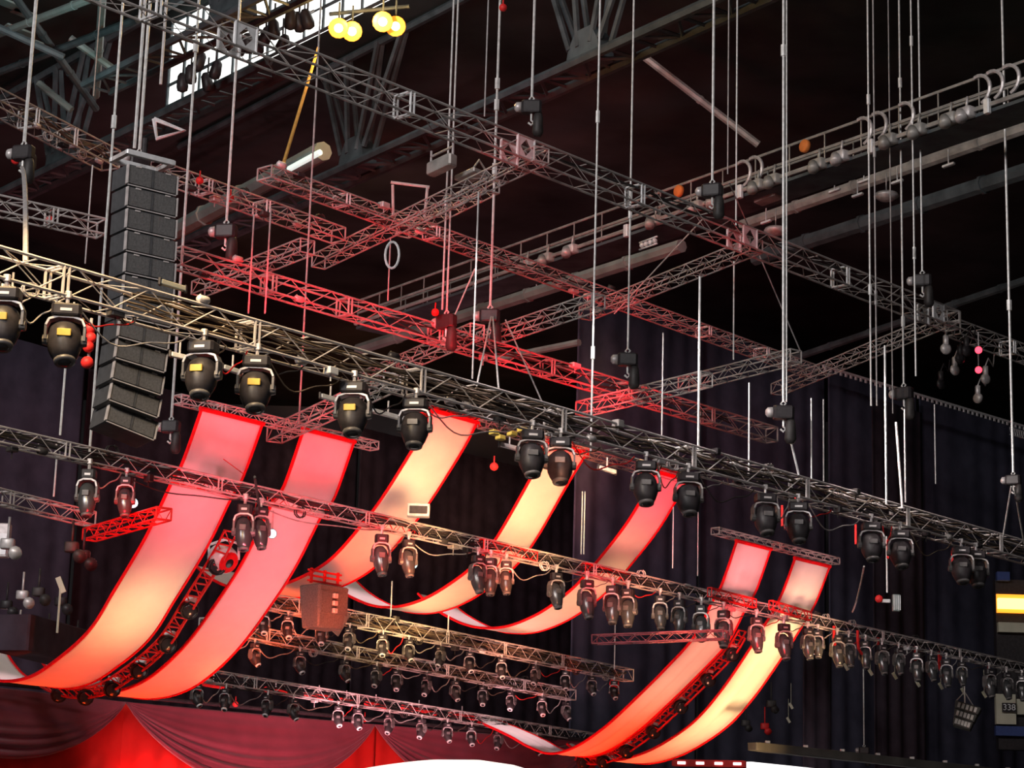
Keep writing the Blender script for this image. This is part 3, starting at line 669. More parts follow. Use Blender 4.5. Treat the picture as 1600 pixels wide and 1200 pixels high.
for k in range(12):
    ya, yb = ys[k], ys[k + 1]
    dpt = PD + .0 * k + (max(0, k - 5) ** 1.7) * .03
    la, ra = le(ya); lb, rb = le(yb); cxm = (la + ra + lb + rb) / 4; cym = (ya + yb) / 2 + 12
    P = atd(cxm, cym, dpt)
    hgt = (atd(cxm, cym - 16.6, dpt) - atd(cxm, cym + 16.6, dpt)).length * .97
    tilt = -max(0, k - 4) * .016
    Z = (UP + sp_v * tilt * -1 + Vector((-.0, 0, 0)) + sp_u * max(0, k - 5) * .035).normalized(); Y = sp_v; Xx = Y.cross(Z).normalized(); Y = Z.cross(Xx)
    o = thing('line_array_speaker', P, 'black wide loudspeaker cabinet in the tall column, %s from the top' % ORD[k], 'loudspeaker', 'loudspeakers of the tall column')
    MB().box(P + Y * .35, Wd, .7, hgt, X=Xx, Y=Y, Z=Z, bev=.015).build('cabinet', 'spk2', o)
    for s in (-1, 1):
        MB().box(P + Xx * s * Wd * .245 - Y * .01, Wd * .455, .04, hgt * .84, X=Xx, Y=Y, Z=Z, bev=.012).build('grille', 'spk', o)
    MB().box(P - Y * .015, .035, .05, hgt * .85, X=Xx, Y=Y, Z=Z).build('centre_bar', 'spk2', o)
    g = MB()
    g.box(P - Z * hgt * .5 - Y * .02, Wd * .98, .02, .022, X=Xx, Y=Y, Z=Z)
    for s in (-.3, .3): g.box(P + Xx * s * Wd + Z * hgt * .43 - Y * .035, .12, .02, .03, X=Xx, Y=Y, Z=Z)
    for s in (-.505, .505): g.box(P + Xx * s * Wd, .02, .1, hgt * .9, X=Xx, Y=Y, Z=Z)
    g.build('rigging_bracket', 'alu', o)
# small hanging loudspeaker lower right
P = at(1508, 1120, 7.0); Y = Vector((.25, 1, -.15)).normalized(); Xx = Vector((1, -.25, -.32)).normalized(); Z = Xx.cross(Y).normalized()
for k in range(3):
    o = thing('small_speaker', P - Z * (.32 * k) , 'small tilted grey loudspeaker of the hanging cluster at lower right, %s from the top' % ORD[k], 'loudspeaker', 'small loudspeaker cluster')
    q = P - Z * (.3 * k - .3)
    MB().box(q, .95 - k * .12, .5, .28, X=Xx, Y=Y, Z=Z, bev=.03, taper=.9).build('cabinet', 'concrete', o)
    g = MB()
    for i in range(5): g.box(q + Xx * (-.3 + .15 * i) * (1 - .12 * k) - Y * .26, .09, .02, .18, X=Xx, Y=Y, Z=Z)
    g.build('grille', 'cat', o)
tag(MB().tube(P + UP * .5, P + UP * 1.6, .025, 6).tube(P + UP * .5 - Xx * .3, P + UP * .9, .02, 4).tube(P + UP * .5 + Xx * .3, P + UP * .9, .02, 4).build('speaker_bridle', 'wire', origin=P), 'thin wire bridle holding the small loudspeaker cluster', 'wire')

# ------------------------------------------------------------------ winch box between the banners (500,950)
P = at(505, 950, 7.55); u_ = d1
t = thing('winch_box', P, 'dark hanging winch box with a bright red rail left of the middle banner end', 'box')
MB().box(P, 1.15, .8, 1.15, X=u_, Y=Vector((-u_.y, u_.x, 0)), bev=.05, taper=.82).build('case', 'spk', t)
g = MB()
for k in range(3): q = P + UP * (.68 + .14 * k); g.box(q, 1.25, .06, .05, X=u_, Y=Vector((-u_.y, u_.x, 0)))
for s in (-.5, 0, .5): g.box(P + u_ * s + UP * .82, .06, .06, .4, X=u_, Y=Vector((-u_.y, u_.x, 0)))
g.build('red_rail', 'redp', t)
vv = Vector((-u_.y, u_.x, 0))
for k in range(3): MB().box(P - vv * .44 + UP * (.3 - .2 * k), .16, .1, .12, X=u_, Y=vv, bev=.02).build('latch', 'rim', t)
for s in (-.3, .3): MB().box(P - vv * .41 + u_ * s + UP * .1, .42, .03, .6, X=u_, Y=vv, bev=.02).build('door', 'spk', t)
P2 = at(531, 972, 7.4)
tag(MB().box(P2, .5, .06, .75, X=(u_ - UP * .5).normalized(), Y=vv, Z=(UP + u_ * .5).normalized(), bev=.02, taper=.6).build('side_flap', 'duct', origin=P2), 'grey-green flap hanging at the right of the winch box', 'flap')
# white followspot unit near (350,878)
P = at(350, 874, 8.1); t = thing('follow_spot', P, 'white rounded spotlight between the two left banners', 'light'); dr = Vector((.8, -.7, -.6)).normalized()
MB().lathe(P, dr, [(-.4, .1), (-.3, .3), (-.1, .36), (.1, .34), (.2, .3)], 18).build('housing', 'pale', t)
MB().lathe(P, dr, [(.19, .29), (.24, .26), (.25, .2)], 18).build('front_ring', 'halo_trim', t)
MB().lathe(P, dr, [(.21, .2), (.26, .1)], 14).build('lens', 'glass', t)
MB().path([P + Vector((-.36, 0, 0)), P + Vector((-.4, 0, .35)), P + Vector((0, 0, .5)), P + Vector((.35, 0, .4)), P + Vector((.36, 0, 0))], .04, 6).build('yoke', 'pale', t)
P = at(654, 798, 9.7); t = thing('control_box', P, 'grey framed control box standing on the low truss at the cream banner', 'box')
MB().box(P, .58, .3, .33, bev=.02).build('case', 'rim', t); MB().box(P - Vector((0, .16, 0)), .46, .02, .2, bev=.01).build('screen', 'black', t)
P = at(348, 757, 9.4); t = thing('control_box', P, 'small dark box in front of the leftmost banner on the low truss', 'box')
MB().box(P, .16, .2, .3, bev=.02).build('case', 'black', t); MB().box(P - Vector((0, .11, 0)), .09, .02, .22).build('panel', 'rim', t)
P = at(1395, 942, 9.0); t = thing('fan_unit', P, 'small green-grey finned unit hanging on a thin line at right', 'device')
MB().box(P + Vector((.1, 0, 0)), .22, .2, .5, bev=.03).build('case', 'duct', t)
g = MB()
for k in range(4): g.box(P + Vector((.02 + .06 * k, -.11, 0)), .02, .03, .44)
g.build('fins', 'pale', t); MB().box(P + Vector((-.22, 0, .05)), .3, .12, .1, bev=.03).build('arm', 'pale', t)
MB().lathe(P + Vector((-.42, -.05, .1)), (0, -1, 0), [(-.1, .06), (0, .12), (.08, .1)], 12).build('red_knob', 'redp', t)
# clutter at right (1500,540): pulley cluster
rng = random.Random(5)
for i, (x, y) in enumerate([(1478, 545), (1500, 560), (1492, 578), (1510, 548), (1540, 592), (1470, 600), (1528, 622)]):
    P = at(x, y, 16.2); g = MB().lathe(P, (rng.uniform(-1, 1), -1, 0), [(-.08, .1), (-.03, .17), (.03, .17), (.08, .1)], 12).box(P + UP * .25, .14, .2, .3, bev=.02).path([P + UP * .4, P + UP * .7 + d1 * .2, P + UP * .5 + d1 * .5, P + UP * .9 + d1 * .6], .022, 5)
    tag(g.build('pulley_block', 'black' if i % 2 else 'rim', origin=P), 'pulley block in the tangle left of the red indicator lamps, %s of seven' % ORD[i], 'pulley', 'pulley blocks at the right')
# yellow cases under front truss (800,680)
for i, (x, y) in enumerate([(782, 684), (800, 678), (816, 672), (772, 676)]):
    P = at(x, y, 10.1); tag(MB().box(P, .22, .2, .1, X=d1, Y=d2, bev=.02).build('cable_reel', 'yellow', origin=P), 'small yellow cable tag left of the middle banner, %s of four' % ORD[i], 'tag', 'yellow cable tags')

# ------------------------------------------------------------------ hoists and wires
def make_hoist():
    t = thing('chain_hoist', (0, 0, 0), 'h', 'hoist', real=False)
    MB().box((0, 0, -.22), .42, .24, .26, bev=.05).build('motor', 'black', t)
    MB().lathe((-.21, 0, -.22), (-1, 0, 0), [(0, .11), (.1, .1), (.14, .05)], 12).build('brake_cover', 'rim', t)
    MB().path([(0, 0, -.36), (0, 0, -.5), (.05, 0, -.55), (0, 0, -.6), (-.06, 0, -.55)], .022, 6).build('hook', 'wire', t)
    MB().lathe((.14, 0, -.33), (0, 0, -1), [(0, .07), (.1, .1), (.42, .12), (.5, .08)], 10).build('chain_bag', 'cable', t)
    MB().path([(0, 0, -.1), (-.05, 0, -.04), (0, 0, .03), (.05, 0, -.03), (0, 0, -.1)], .02, 6).build('shackle', 'wire', t)
    return t
HO = make_hoist()
def wire(x, y, H, label, r=.02, m='wire', top=None, group='vertical hoist wires', clamps=0):
    P = at(x, y, H); T = Vector((P.x, P.y, ZC if top is None else (at(*top, 1) and P.z + top_len(P, top[1]))))
    g = MB().tube(P, T, r, 6)
    for k in range(clamps):
        z_ = P.z + (T.z - P.z) * rng.uniform(.1, .6); g.tube((P.x, P.y, z_), (P.x, P.y, z_ + .3), r * 2.1, 6)
    o = g.build('hoist_wire', m, origin=P); return tag(o, label, 'wire', group)
def top_len(P, y):
    lo, hi = 0., 40.
    for _ in range(30):
        mm = (lo + hi) / 2
        if px(P + UP * mm)[1] > y: lo = mm
        else: hi = mm
    return lo
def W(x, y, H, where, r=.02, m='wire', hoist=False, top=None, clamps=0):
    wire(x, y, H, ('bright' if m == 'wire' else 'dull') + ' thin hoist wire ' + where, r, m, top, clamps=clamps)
    if hoist:
        P = at(x, y, H); copy_tree(HO, P, random.uniform(-.6, .6), 'dark chain hoist on the wire ' + where, 'chain hoists', scale=1. + .25 * (H > 12))
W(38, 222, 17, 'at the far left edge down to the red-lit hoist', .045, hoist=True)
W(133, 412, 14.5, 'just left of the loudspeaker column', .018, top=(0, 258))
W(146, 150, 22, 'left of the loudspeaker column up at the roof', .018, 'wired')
W(140, 706, 9.1, 'running along the left side of the loudspeaker column', .03, clamps=2)
W(210, 232, 16.5, 'left of the thick pair above the loudspeaker column', .04)
W(218, 234, 16.5, 'right of the thick pair above the loudspeaker column', .04, hoist=True)
W(251, 132, 20, 'in front of the window band, left one', .04)
W(268, 652, 10.4, 'running along the right side of the loudspeaker column', .033, hoist=True, clamps=2)
W(354, 345, 16, 'below the first diamond block', .035, hoist=True)
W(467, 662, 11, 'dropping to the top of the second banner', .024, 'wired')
W(388, 490, 12.5, 'left one of the faint pair behind the golden truss', .02, 'wired', top=(0, 335))
W(414, 490, 12.5, 'right one of the faint pair behind the golden truss', .02, 'wired', top=(0, 325))
W(691, 484, 14.3, 'left of the double line in the upper middle', .025, clamps=1)
W(698, 486, 14.3, 'right of the double line in the upper middle', .025, hoist=True)
W(757, 182, 18, 'short one above the highest truss in the middle', .018, 'wired')
W(766, 478, 15, 'brightest in the middle, down to the pale hoist', .035, hoist=True, clamps=3)
W(738, 592, 10.8, 'behind the bright middle wire', .02, 'wired', top=(0, 300))
W(831, 152, 20, 'ending at the dark chain bag in the upper middle', .035, hoist=True)
W(923, 706, 10.2, 'crossing the left edge of the navy drape', .025, clamps=2)
W(981, 546, 14, 'ending at the hoist in front of the navy drape', .027, hoist=True, clamps=2)
W(1113, 282, 18, 'ending at the hoist above the highest truss', .035, hoist=True, clamps=1)
W(1137, 272, 19, 'faint one right of the hoist above the highest truss', .018, 'wired')
W(1150, 352, 17.6, 'thin one left of the second diamond block', .022)
W(1224, 628, 12.2, 'thick left one of the tight right pair', .036, hoist=True, clamps=1)
W(1229, 628, 12.4, 'thin right one of the tight right pair', .02)
W(1361, 634, 13.5, 'leftmost of the group of six at the right', .026, clamps=2)
W(1370, 634, 13.5, 'second of the group of six at the right', .022, 'wired', clamps=3)
W(1395, 646, 13.6, 'third of the group of six at the right', .018, 'wired')
W(1412, 600, 14.5, 'fourth of the group of six at the right', .028, clamps=2, hoist=True)
W(1431, 588, 14.5, 'fifth of the group of six at the right', .024, clamps=3)
W(1441, 424, 17.8, 'rightmost of the group of six at the right', .026, hoist=True)
W(1583, 738, 12, 'at the far right edge', .035, hoist=True, clamps=2)
W(1091, 702, 10.5, 'in front of the middle of the navy drape', .03, top=(0, 432))
W(1146, 562, 14.6, 'under the second diamond block', .022, top=(0, 408))
W(1170, 742, 10.3, 'short one right of the navy drape', .022, top=(0, 598))
W(1034, 684, 11, 'short faint one on the navy drape', .02, 'wired', top=(0, 520))
W(606, 470, 14, 'holding the hanging loop of cable in the middle', .018, 'wired', top=(0, 372))
W(94, 680, 9.3, 'left one below the second big moving light', .026, top=(0, 575))
W(84, 776, 8.5, 'between the low truss and the short lower left truss', .022, top=(0, 712))
W(1268, 748, 10.4, 'left of the short pair above the front truss at right', .02, top=(0, 622))
W(1287, 752, 10.4, 'right of the short pair above the front truss at right', .02, 'wired', top=(0, 624))
W(1385, 788, 10.2, 'straight one right of the dark column drape', .03, top=(0, 540))
W(1462, 756, 10.2, 'faint one on the right navy drape', .018, 'wired', top=(0, 632))
W(908, 866, 9.1, 'left of the fine pair left of the narrow pink banner', .018, top=(0, 768))
W(912, 866, 9.1, 'right of the fine pair left of the narrow pink banner', .018, top=(0, 768))
W(1051, 888, 9.1, 'short one right of the narrow pink banner', .018, top=(0, 792))
W(1090, 900, 9.1, 'short one above the bend of the right banners', .018, 'wired', top=(0, 800))
W(610, 976, 7.9, 'left short one below the middle banner', .022, top=(0, 908))
W(700, 988, 7.8, 'right short one below the middle banner', .022, top=(0, 960))
W(960, 1046, 7.8, 'short one right of the lowest banner bend', .022, top=(0, 950))
W(1350, 1164, 6.5, 'lowest one at right, ending at a small hoist', .03, hoist=True, top=(0, 1030))
W(1386, 926, 9.1, 'holding the green-grey finned unit', .025, top=(0, 838))
W(1415, 785, 10.3, 'dashed one beside the dark column drape', .026, 'wired', top=(0, 640))
for ch in kids(HO): bpy.data.objects.remove(ch)
bpy.data.objects.remove(HO); LABELS.pop('h', None)
# slanted lines and loose cables
def line(a, Ha, b, Hb, r, m, name, label, cat='wire', sag=0.):
    A = at(*a, Ha); B = at(*b, Hb); pts = [A.lerp(B, k / 12) - UP * sag * 4 * (k / 12) * (1 - k / 12) for k in range(13)]
    return tag(MB().path(pts, r, 6).build(name, m, origin=A), label, cat)
line((497, 75), 24, (444, 252), 17.6, .045, 'strap', 'ratchet_strap', 'orange slanted strap below the bright window', 'strap')
line((742, 420), 16, (690, 540), 13.8, .02, 'wire', 'bridle_wire', 'slanted wire left of the bright middle wire')
line((768, 492), 14.8, (745, 602), 10.8, .022, 'wire', 'bridle_wire', 'left leg of the bridle under the pale hoist')
line((770, 492), 14.8, (779, 606), 10.8, .022, 'wire', 'bridle_wire', 'right leg of the bridle under the pale hoist')
line((1100, 340), 17.6, (960, 490), 16.6, .02, 'wire', 'bridle_wire', 'slanted wire under the highest truss towards the navy drape')
line((1187, 400), 17.2, (1252, 552), 15, .02, 'wired', 'bridle_wire', 'slanted wire right of the second diamond block')
line((1139, 285), 18, (1170, 355), 17.4, .018, 'wired', 'bridle_wire', 'short slanted wire near the hoist above the highest truss')
line((790, 500), 14.4, (862, 662), 10.8, .02, 'wired', 'bridle_wire', 'long slanted dark wire crossing the red truss')
line((1580, 760), 11.5, (1567, 840), 10.4, .024, 'wire', 'bridle_wire', 'left leg of the bridle at the right edge')
line((1585, 760), 11.5, (1600, 850), 10.4, .024, 'wire', 'bridle_wire', 'right leg of the bridle at the right edge')
line((1226, 650), 11.9, (1248, 742), 10.5, .03, 'pale', 'loose_cable', 'pale cable falling from the hoist of the tight right pair', 'cable')
line((1350, 885), 9.9, (1332, 956), 9.2, .028, 'rim', 'loose_cable', 'grey cable hanging from the front truss to the low truss', 'cable', sag=.15)
line((1400, 660), 12.6, (1410, 795), 10.2, .035, 'wired', 'loose_cable', 'grey cable down the dark column drape', 'cable')
line((34, 262), 16.2, (40, 410), 10.6, .05, 'rim', 'loose_cable', 'thick grey cable curling down from the red-lit hoist', 'cable', sag=-.4)
line((305, 685), 11.0, (380, 740), 9.5, .012, 'redp', 'bridle_wire', 'fine red line crossing the leftmost banner')
line((398, 745), 8.8, (412, 838), 8.5, .03, 'cable', 'loose_cable', 'dark cable between the left banners', 'cable')
P = at(613, 392, 14.6); pts = [P + Vector((.16 * math.sin(a), 0, .32 * math.cos(a) - .1)) for a in [k * 2 * PI / 16 for k in range(17)]]
tag(MB().path(pts, .03, 6).build('cable_loop', 'pale', origin=P), 'pale loop of cable hanging in the middle below the dim cross truss', 'cable')
P = at(640, 310, 17.6); g = MB()
for s in (-.45, .45): g.tube(P + Vector((s, 0, .35)), P + Vector((s * .9, 0, -.5)), .04, 6)
g.tube(P + Vector((-.5, 0, .42)), P + Vector((.5, 0, .32)), .04, 6)
tag(g.build('lamp_bracket', 'alu', origin=P), 'grey open bracket frame standing on the slim rear truss', 'bracket')
P = at(262, 205, 18); g = MB().path([P + Vector((-.35, 0, .3)), P + Vector((.4, 0, .02)), P + Vector((-.25, 0, -.2)), P + Vector((-.35, 0, .3))], .06, 6)
tag(g.build('lifting_triangle', 'pale', origin=P), 'pale triangular lifting bracket above the loudspeaker column', 'bracket')
P = at(25, 250, 17); t = thing('red_lamp', P, 'small red lamp on the hoist at the far left', 'lamp')
MB().lathe(P, (0, -1, 0), [(-.1, .06), (0, .12), (.05, .11), (.1, .02)], 12).build('lens', 'redp', t); MB().box(P + Vector((.25, .1, 0)), .4, .3, .35, bev=.05).build('case', 'black', t)
for i, (x, y, H, lab) in enumerate([(680, 488, 14.2, 'red tag on the hoist of the double line'), (786, 12, 21, 'small orange hook tag high on the brightest middle wire'), (960, 1068, 7.8, 'bright red lamp at the right end of the rear lighting grid'), (570, 1124, 6.1, 'small red tag at the peak of the swagged curtains'), (78, 344, 15, 'small red tag on the short left truss'), (360, 310, 17, 'small red tag on the slim truss by the column'), (312, 282, 17, 'tiny red tag at the start of the slim truss'), (772, 729, 9.8, 'small red lamp left of the middle banner'), (368, 1100, 6, 'tiny red tag at the curtain edge')]):
    P = at(x, y, H); s = 1.9 if i == 2 else 1
    tag(MB().lathe(P, (0, -1, -.2), [(-.08 * s, .05 * s), (0, .1 * s), (.05 * s, .09 * s), (.08 * s, .02 * s)], 12).tube(P, P + UP * .25 * s, .02, 5).build('red_tag', 'redp', origin=P), lab, 'tag')

# gear boxes scattered on the trusses (dimmers, splitters)
GEAR = [(TB, [60, 190, 215, 318, 345, 480, 520, 620, 712, 735, 790, 850, 925, 968, 1035, 1058, 1120, 1160, 1215, 1310, 1340, 1375, 1450, 1482, 1530], 'front truss'), (TC, [30, 70, 180, 235, 480, 505, 695, 715, 735, 855, 880, 1010, 1078, 1150, 1285, 1300, 1340, 1362, 1420, 1440, 1520], 'low truss'),
        (TJ, [30, 60, 85, 110, 140, 165], 'upper left truss'), (TJ2, [300, 345, 390, 415, 470, 505], 'slim truss by the column'), (TD, [440, 470, 600, 660, 905, 925, 960], 'slim rear truss'), (TE, [330, 372, 470, 700, 760, 900], 'red-lit truss'), (TH1, [430, 520, 560, 620, 665, 720, 760, 810, 860, 905, 950], 'upper rear grid row'), (TH2, [380, 500, 610, 690, 770, 830], 'middle rear grid row'), (TH3, [330, 500, 640, 760, 870, 940], 'lowest rear grid row')]
rng = random.Random(11)
GM = ['rim', 'black', 'pale', 'alud', 'cable']
for T, xs, nm in GEAR:
    for i, x in enumerate(xs):
        s = T['par'](x); P = T['A'] + T['u'] * s + T['v'] * rng.uniform(0, .2) - T['z'] * (T['h'] + .08) * (rng.random() < .7)
        g = MB(); k = rng.choice([0, 1, 2]); P = P + UP * (.1 if k else .02)
        if k == 0: g.box(P, rng.uniform(.15, .32), .2, rng.uniform(.08, .16), X=T['u'], Y=T['v'], bev=.02).tube(P, P - UP * .2, .015, 5)
        elif k == 1: g.path([P + T['u'] * .15 * math.sin(a) + UP * (.12 * math.cos(a) - .05) + T['v'] * a * .01 for a in [j * .7 for j in range(19)]], .018, 5)
        else: g.lathe(P, T['u'], [(-.14, .04), (-.1, .08), (.1, .08), (.14, .04)], 10).tube(P, P + UP * .12 + T['v'] * .1, .02, 5)
        nn = ['splitter_box', 'cable_coil', 'pipe_clamp'][k]; m_ = rng.choice(GM)
        tag(g.build(nn, m_, origin=P), '%s %s on the %s, %s from its left' % ({'rim': 'grey', 'black': 'black', 'pale': 'pale', 'alud': 'dull grey', 'cable': 'dark'}[m_], nn.replace('_', ' '), nm, ORD[i]), nn.split('_')[-1])

# ------------------------------------------------------------------ drapes
def drape(a, b, H, zlow, m, label, fold=.16, per=1.1, name='drape', group='dark drapes'):
    A = at(*a, H); B = at(*b, H); u = B - A; L = u.length; u.normalize(); v = Vector((-u.y, u.x, 0)); n = int(L / .16); rows = []
    for zz in (0, .15, .4, .7, 1.):
        z_ = A.z + (zlow - A.z) * zz
        rows.append([Vector((0, 0, z_)) + Vector(((A + u * (L * i / n)).x, (A + u * (L * i / n)).y, 0)) + v * fold * (.4 + .6 * min(1, zz * 3)) * (math.sin(i * L / n * 2 * PI / per + math.sin(i * .13) * 1.5)) for i in range(n + 1)])
    return tag(MB().grid(rows, .03).build(name, m, origin=A), label, 'drape', group)
drape((905, 438), (1092, 512), 25, 6, 'navy', 'dark navy drape behind the bright hoist wires, left edge in the open', .05, 1.6)
drape((1096, 512), (1290, 577), 25.3, 6, 'navy', 'dark navy drape behind the thick wire pair', .05, 1.6)
drape((1294, 577), (1432, 622), 25, 6, 'navy', 'dark navy drape under the left part of the toothed curtain track', .05, 1.6)
drape((1436, 622), (1660, 690), 25.3, 6, 'navy', 'dark navy drape at the right edge under the toothed curtain track', .05, 1.6)
drape((-80, 500), (135, 560), 24, 1, 'navy', 'dark navy drape at the left edge', .05, 1.6)
drape((139, 575), (560, 690), 24, 1, 'blackdr', 'black drape behind the loudspeaker column and left banners', .05)
drape((565, 668), (904, 752), 24, 1, 'blackdr', 'black drape behind the middle banners', .05)
drape((1362, 620), (1440, 645), 21, 1, 'blackdr', 'narrow black drape hanging below the group of wires at right', .08)
drape((1255, 1010), (1300, 1020), 9.5, 1, 'blackdr', 'narrow black drape strip right of the rightmost banner', .08)
# toothed curtain track
A_ = at(1286, 572, 24.4); B_ = at(1660, 684, 24.4); t = thing('curtain_track', (A_ + B_) / 2, 'pale toothed curtain track above the right navy drapes', 'track'); u = (B_ - A_).normalized()
MB().box((A_ + B_) / 2, (B_ - A_).length, .1, .1, X=u, Y=UP.cross(u)).build('rail', 'pale', t)
g = MB()
for k in range(int((B_ - A_).length / .38)): g.box(A_ + u * (.2 + .38 * k) - UP * .12, .12, .06, .16, X=u, Y=UP.cross(u))
g.build('hooks', 'pale', t)
P = at(1578, 668, 23.8); g = MB(); q = at(1612, 678, 23.8); u = (q - P).normalized()
for dz in (0, -.35): g.tube(P + UP * dz, P + u * 1.3 + UP * dz, .035, 6)
for k in range(7): g.tube(P + u * .2 * k, P + u * (.2 * k + .12) - UP * .35, .03, 4)
tag(g.build('track_ladder', 'pale', origin=P), 'short pale laced frame at the right end of the curtain track', 'frame')
# side structure at the left bottom (dark platform)
A_ = at(20, 958, 7); B_ = at(200, 1010, 7)
tag(MB().box((A_ + B_) / 2 - UP * .5, (B_ - A_).length, 1.0, 1.0, X=(B_ - A_).normalized(), Y=UP.cross(B_ - A_).normalized(), bev=.05).build('equipment_platform', 'blackdr', origin=A_), 'dark raised platform left of the leftmost banner', 'platform')
rng = random.Random(21)
for i, (x, y) in enumerate([(10, 945), (35, 930), (60, 925), (95, 940), (30, 985), (75, 990), (120, 1000), (12, 850), (112, 855), (130, 868)]):
    P = at(x, y, 7.3); g = MB().box(P, .3, .25, .22, bev=.05).tube(P, P + UP * .6, .03, 6).lathe(P + Vector((.2, -.1, -.2)), (.3, -1, -.4), [(-.15, .07), (0, .15), (.12, .14)], 12)
    tag(g.build('par_light', ['black', 'rim', 'cable'][i % 3], origin=P), 'small stage light in the dark stack at the lower left, %s of ten' % ORD[i], 'light', 'small stage lights at the lower left')
P = at(95, 914, 7.4); tag(MB().box(P, .14, .05, .42, X=Vector((1, 0, .45)).normalized(), Z=Vector((-.45, 0, 1)).normalized(), bev=.01).tube(P, P - UP * 1.2, .03, 5).build('work_lamp', 'cream', origin=P), 'slanted cream work lamp left of the leftmost banner', 'lamp')
P = at(4, 845, 8); t = thing('lantern_box', P, 'pale lantern-like unit at the left edge', 'light')
MB().box(P, .35, .3, .8, bev=.04).build('case', 'rim', t); MB().box(P - Vector((0, .16, .1)), .26, .02, .5).build('face', 'pale', t)
for i, (x, y) in enumerate([(1322, 1042), (1360, 1050), (1398, 1056), (1434, 1068), (1470, 1072), (1505, 1080), (1538, 1085), (1236, 1103), (1232, 1125)]):
    P = at(x, y, 8); tag(MB().box(P, .11, .04, .26, X=Vector((1, 0, .6)).normalized(), Z=Vector((-.6, 0, 1)).normalized(), bev=.01).tube(P, P + UP * .9, .012, 4).build('barn_door_flap', 'cream', origin=P), 'small slanted cream flap hanging at the lower right, %s of nine' % ORD[i], 'flap', 'small cream flaps')

# ------------------------------------------------------------------ swagged curtains
HT = 6.0
pk = [at(-215, 1050, HT), at(197, 1097, HT), at(586, 1132, HT), at(930, 1160, HT)]
def swag(A, B, S, label, m='maroon', top=.0):
    rows = []; u = (B - A).normalized(); v = Vector((-u.y, u.x, 0)); v = v if v.y < 0 else -v
    NV = 44; NU = 40
    for j in range(NV + 1):
        vv = j / NV; row = []
        for i in range(NU + 1):
            uu = i / NU; k = 4 * uu * (1 - uu); sg = (top + (S - top) * vv) * k ** .85
            rip = (.10 * math.sin(vv * 2 * PI * 6.5 + .6 * math.sin(uu * 5)) + .05 * math.sin(vv * 41 + uu * 3)) * (.25 + .75 * k) * max(.08, min(1, (vv - .4) * 3))
            row.append(A.lerp(B, uu) - UP * sg + v * (rip + .45 * k * math.sin(vv * PI * .6)))
        rows.append(row)
    return tag(MB().grid(rows, .02).build('swag_curtain', m, origin=A), label, 'curtain', 'maroon swag curtains')
swag(pk[0], pk[1], 2.15, 'left maroon swag curtain with red folds below the leftmost banner')
swag(pk[1], pk[2], 2.5, 'large maroon swag curtain under the rear lighting grid')
swag(pk[2], pk[3], 2.5, 'maroon swag curtain behind the white glow at the bottom')
def cloth(A, B, z0, m, label, back, fold=.1, per=.9):
    u = (B - A).normalized(); A = A - u * .3; B = B + u * .3; u = B - A; L = u.length; u.normalize(); v = Vector((-u.y, u.x, 0)); v = v if v.y > 0 else -v; n = int(L / .12); rows = []
    for zz in range(5):
        z_ = A.z + (z0 - A.z) * zz / 4
        rows.append([Vector((A.x, A.y, z_)) + u * (L * i / n) + v * (back + fold * math.sin(i * L / n * 2 * PI / per)) for i in range(n + 1)])
    o = MB().grid(rows, .02).build('stage_curtain', m, origin=A); return tag(o, label, 'curtain')
cloth(pk[0], pk[1], 5, 'redcl', 'bright scarlet curtain hanging behind the left swag', .35, .03)
cloth(pk[1], pk[2], 5, 'redcl', 'bright scarlet curtain hanging behind the large middle swag', .35, .03)
cloth(pk[2], pk[3], 5, 'redcl', 'scarlet curtain behind the rightmost swag', .38, .03)
# curtain top beam
tt = MB(); tt.tube(pk[0] + UP * .05, pk[3] + UP * .05, .07, 8); tag(tt.build('curtain_pole', 'black', origin=pk[0]), 'dark pole carrying the swagged curtains', 'pole')
# red tube lights under the lowest grid row
for i, (a, b) in enumerate([((318, 1068), (348, 1073)), ((415, 1077), (446, 1083)), ((478, 1085), (518, 1091)), ((532, 1094), (550, 1097)), ((572, 1099), (602, 1104)), ((628, 1105), (680, 1115)), ((703, 1116), (740, 1122))]):
    A_ = at(*a, 6.35); B_ = at(*b, 6.35); t = thing('red_batten', (A_ + B_) / 2, 'red batten in the lowest grid row, %s from the left' % ORD[i], 'light', 'red battens of the rear grid')
    MB().tube(A_, B_, .085, 8).build('tube', 'redp', t); MB().tube((A_ + B_) / 2, (A_ + B_) / 2 + UP * .35, .02, 5).build('hanger', 'rim', t)
# white glowing dome
Pc = atd(625, 1222, 57); t = thing('light_canopy', Pc, 'glowing white oval canopy at the bottom edge', 'canopy')
MB().lathe((Pc.x, Pc.y, Pc.z - .2), (-.16, 0, 1), [(-.1, 3.4), (0, 3.5), (.22, 3.0), (.45, 2.2), (.6, 1.2), (.66, .1)], 64).build('glowing_top', 'e_can', t)
MB().lathe((Pc.x, Pc.y, Pc.z - .32), (-.16, 0, 1), [(-.12, 3.45), (-.1, 3.56), (.08, 3.56), (.1, 3.5)], 64).build('rim', 'pale', t)
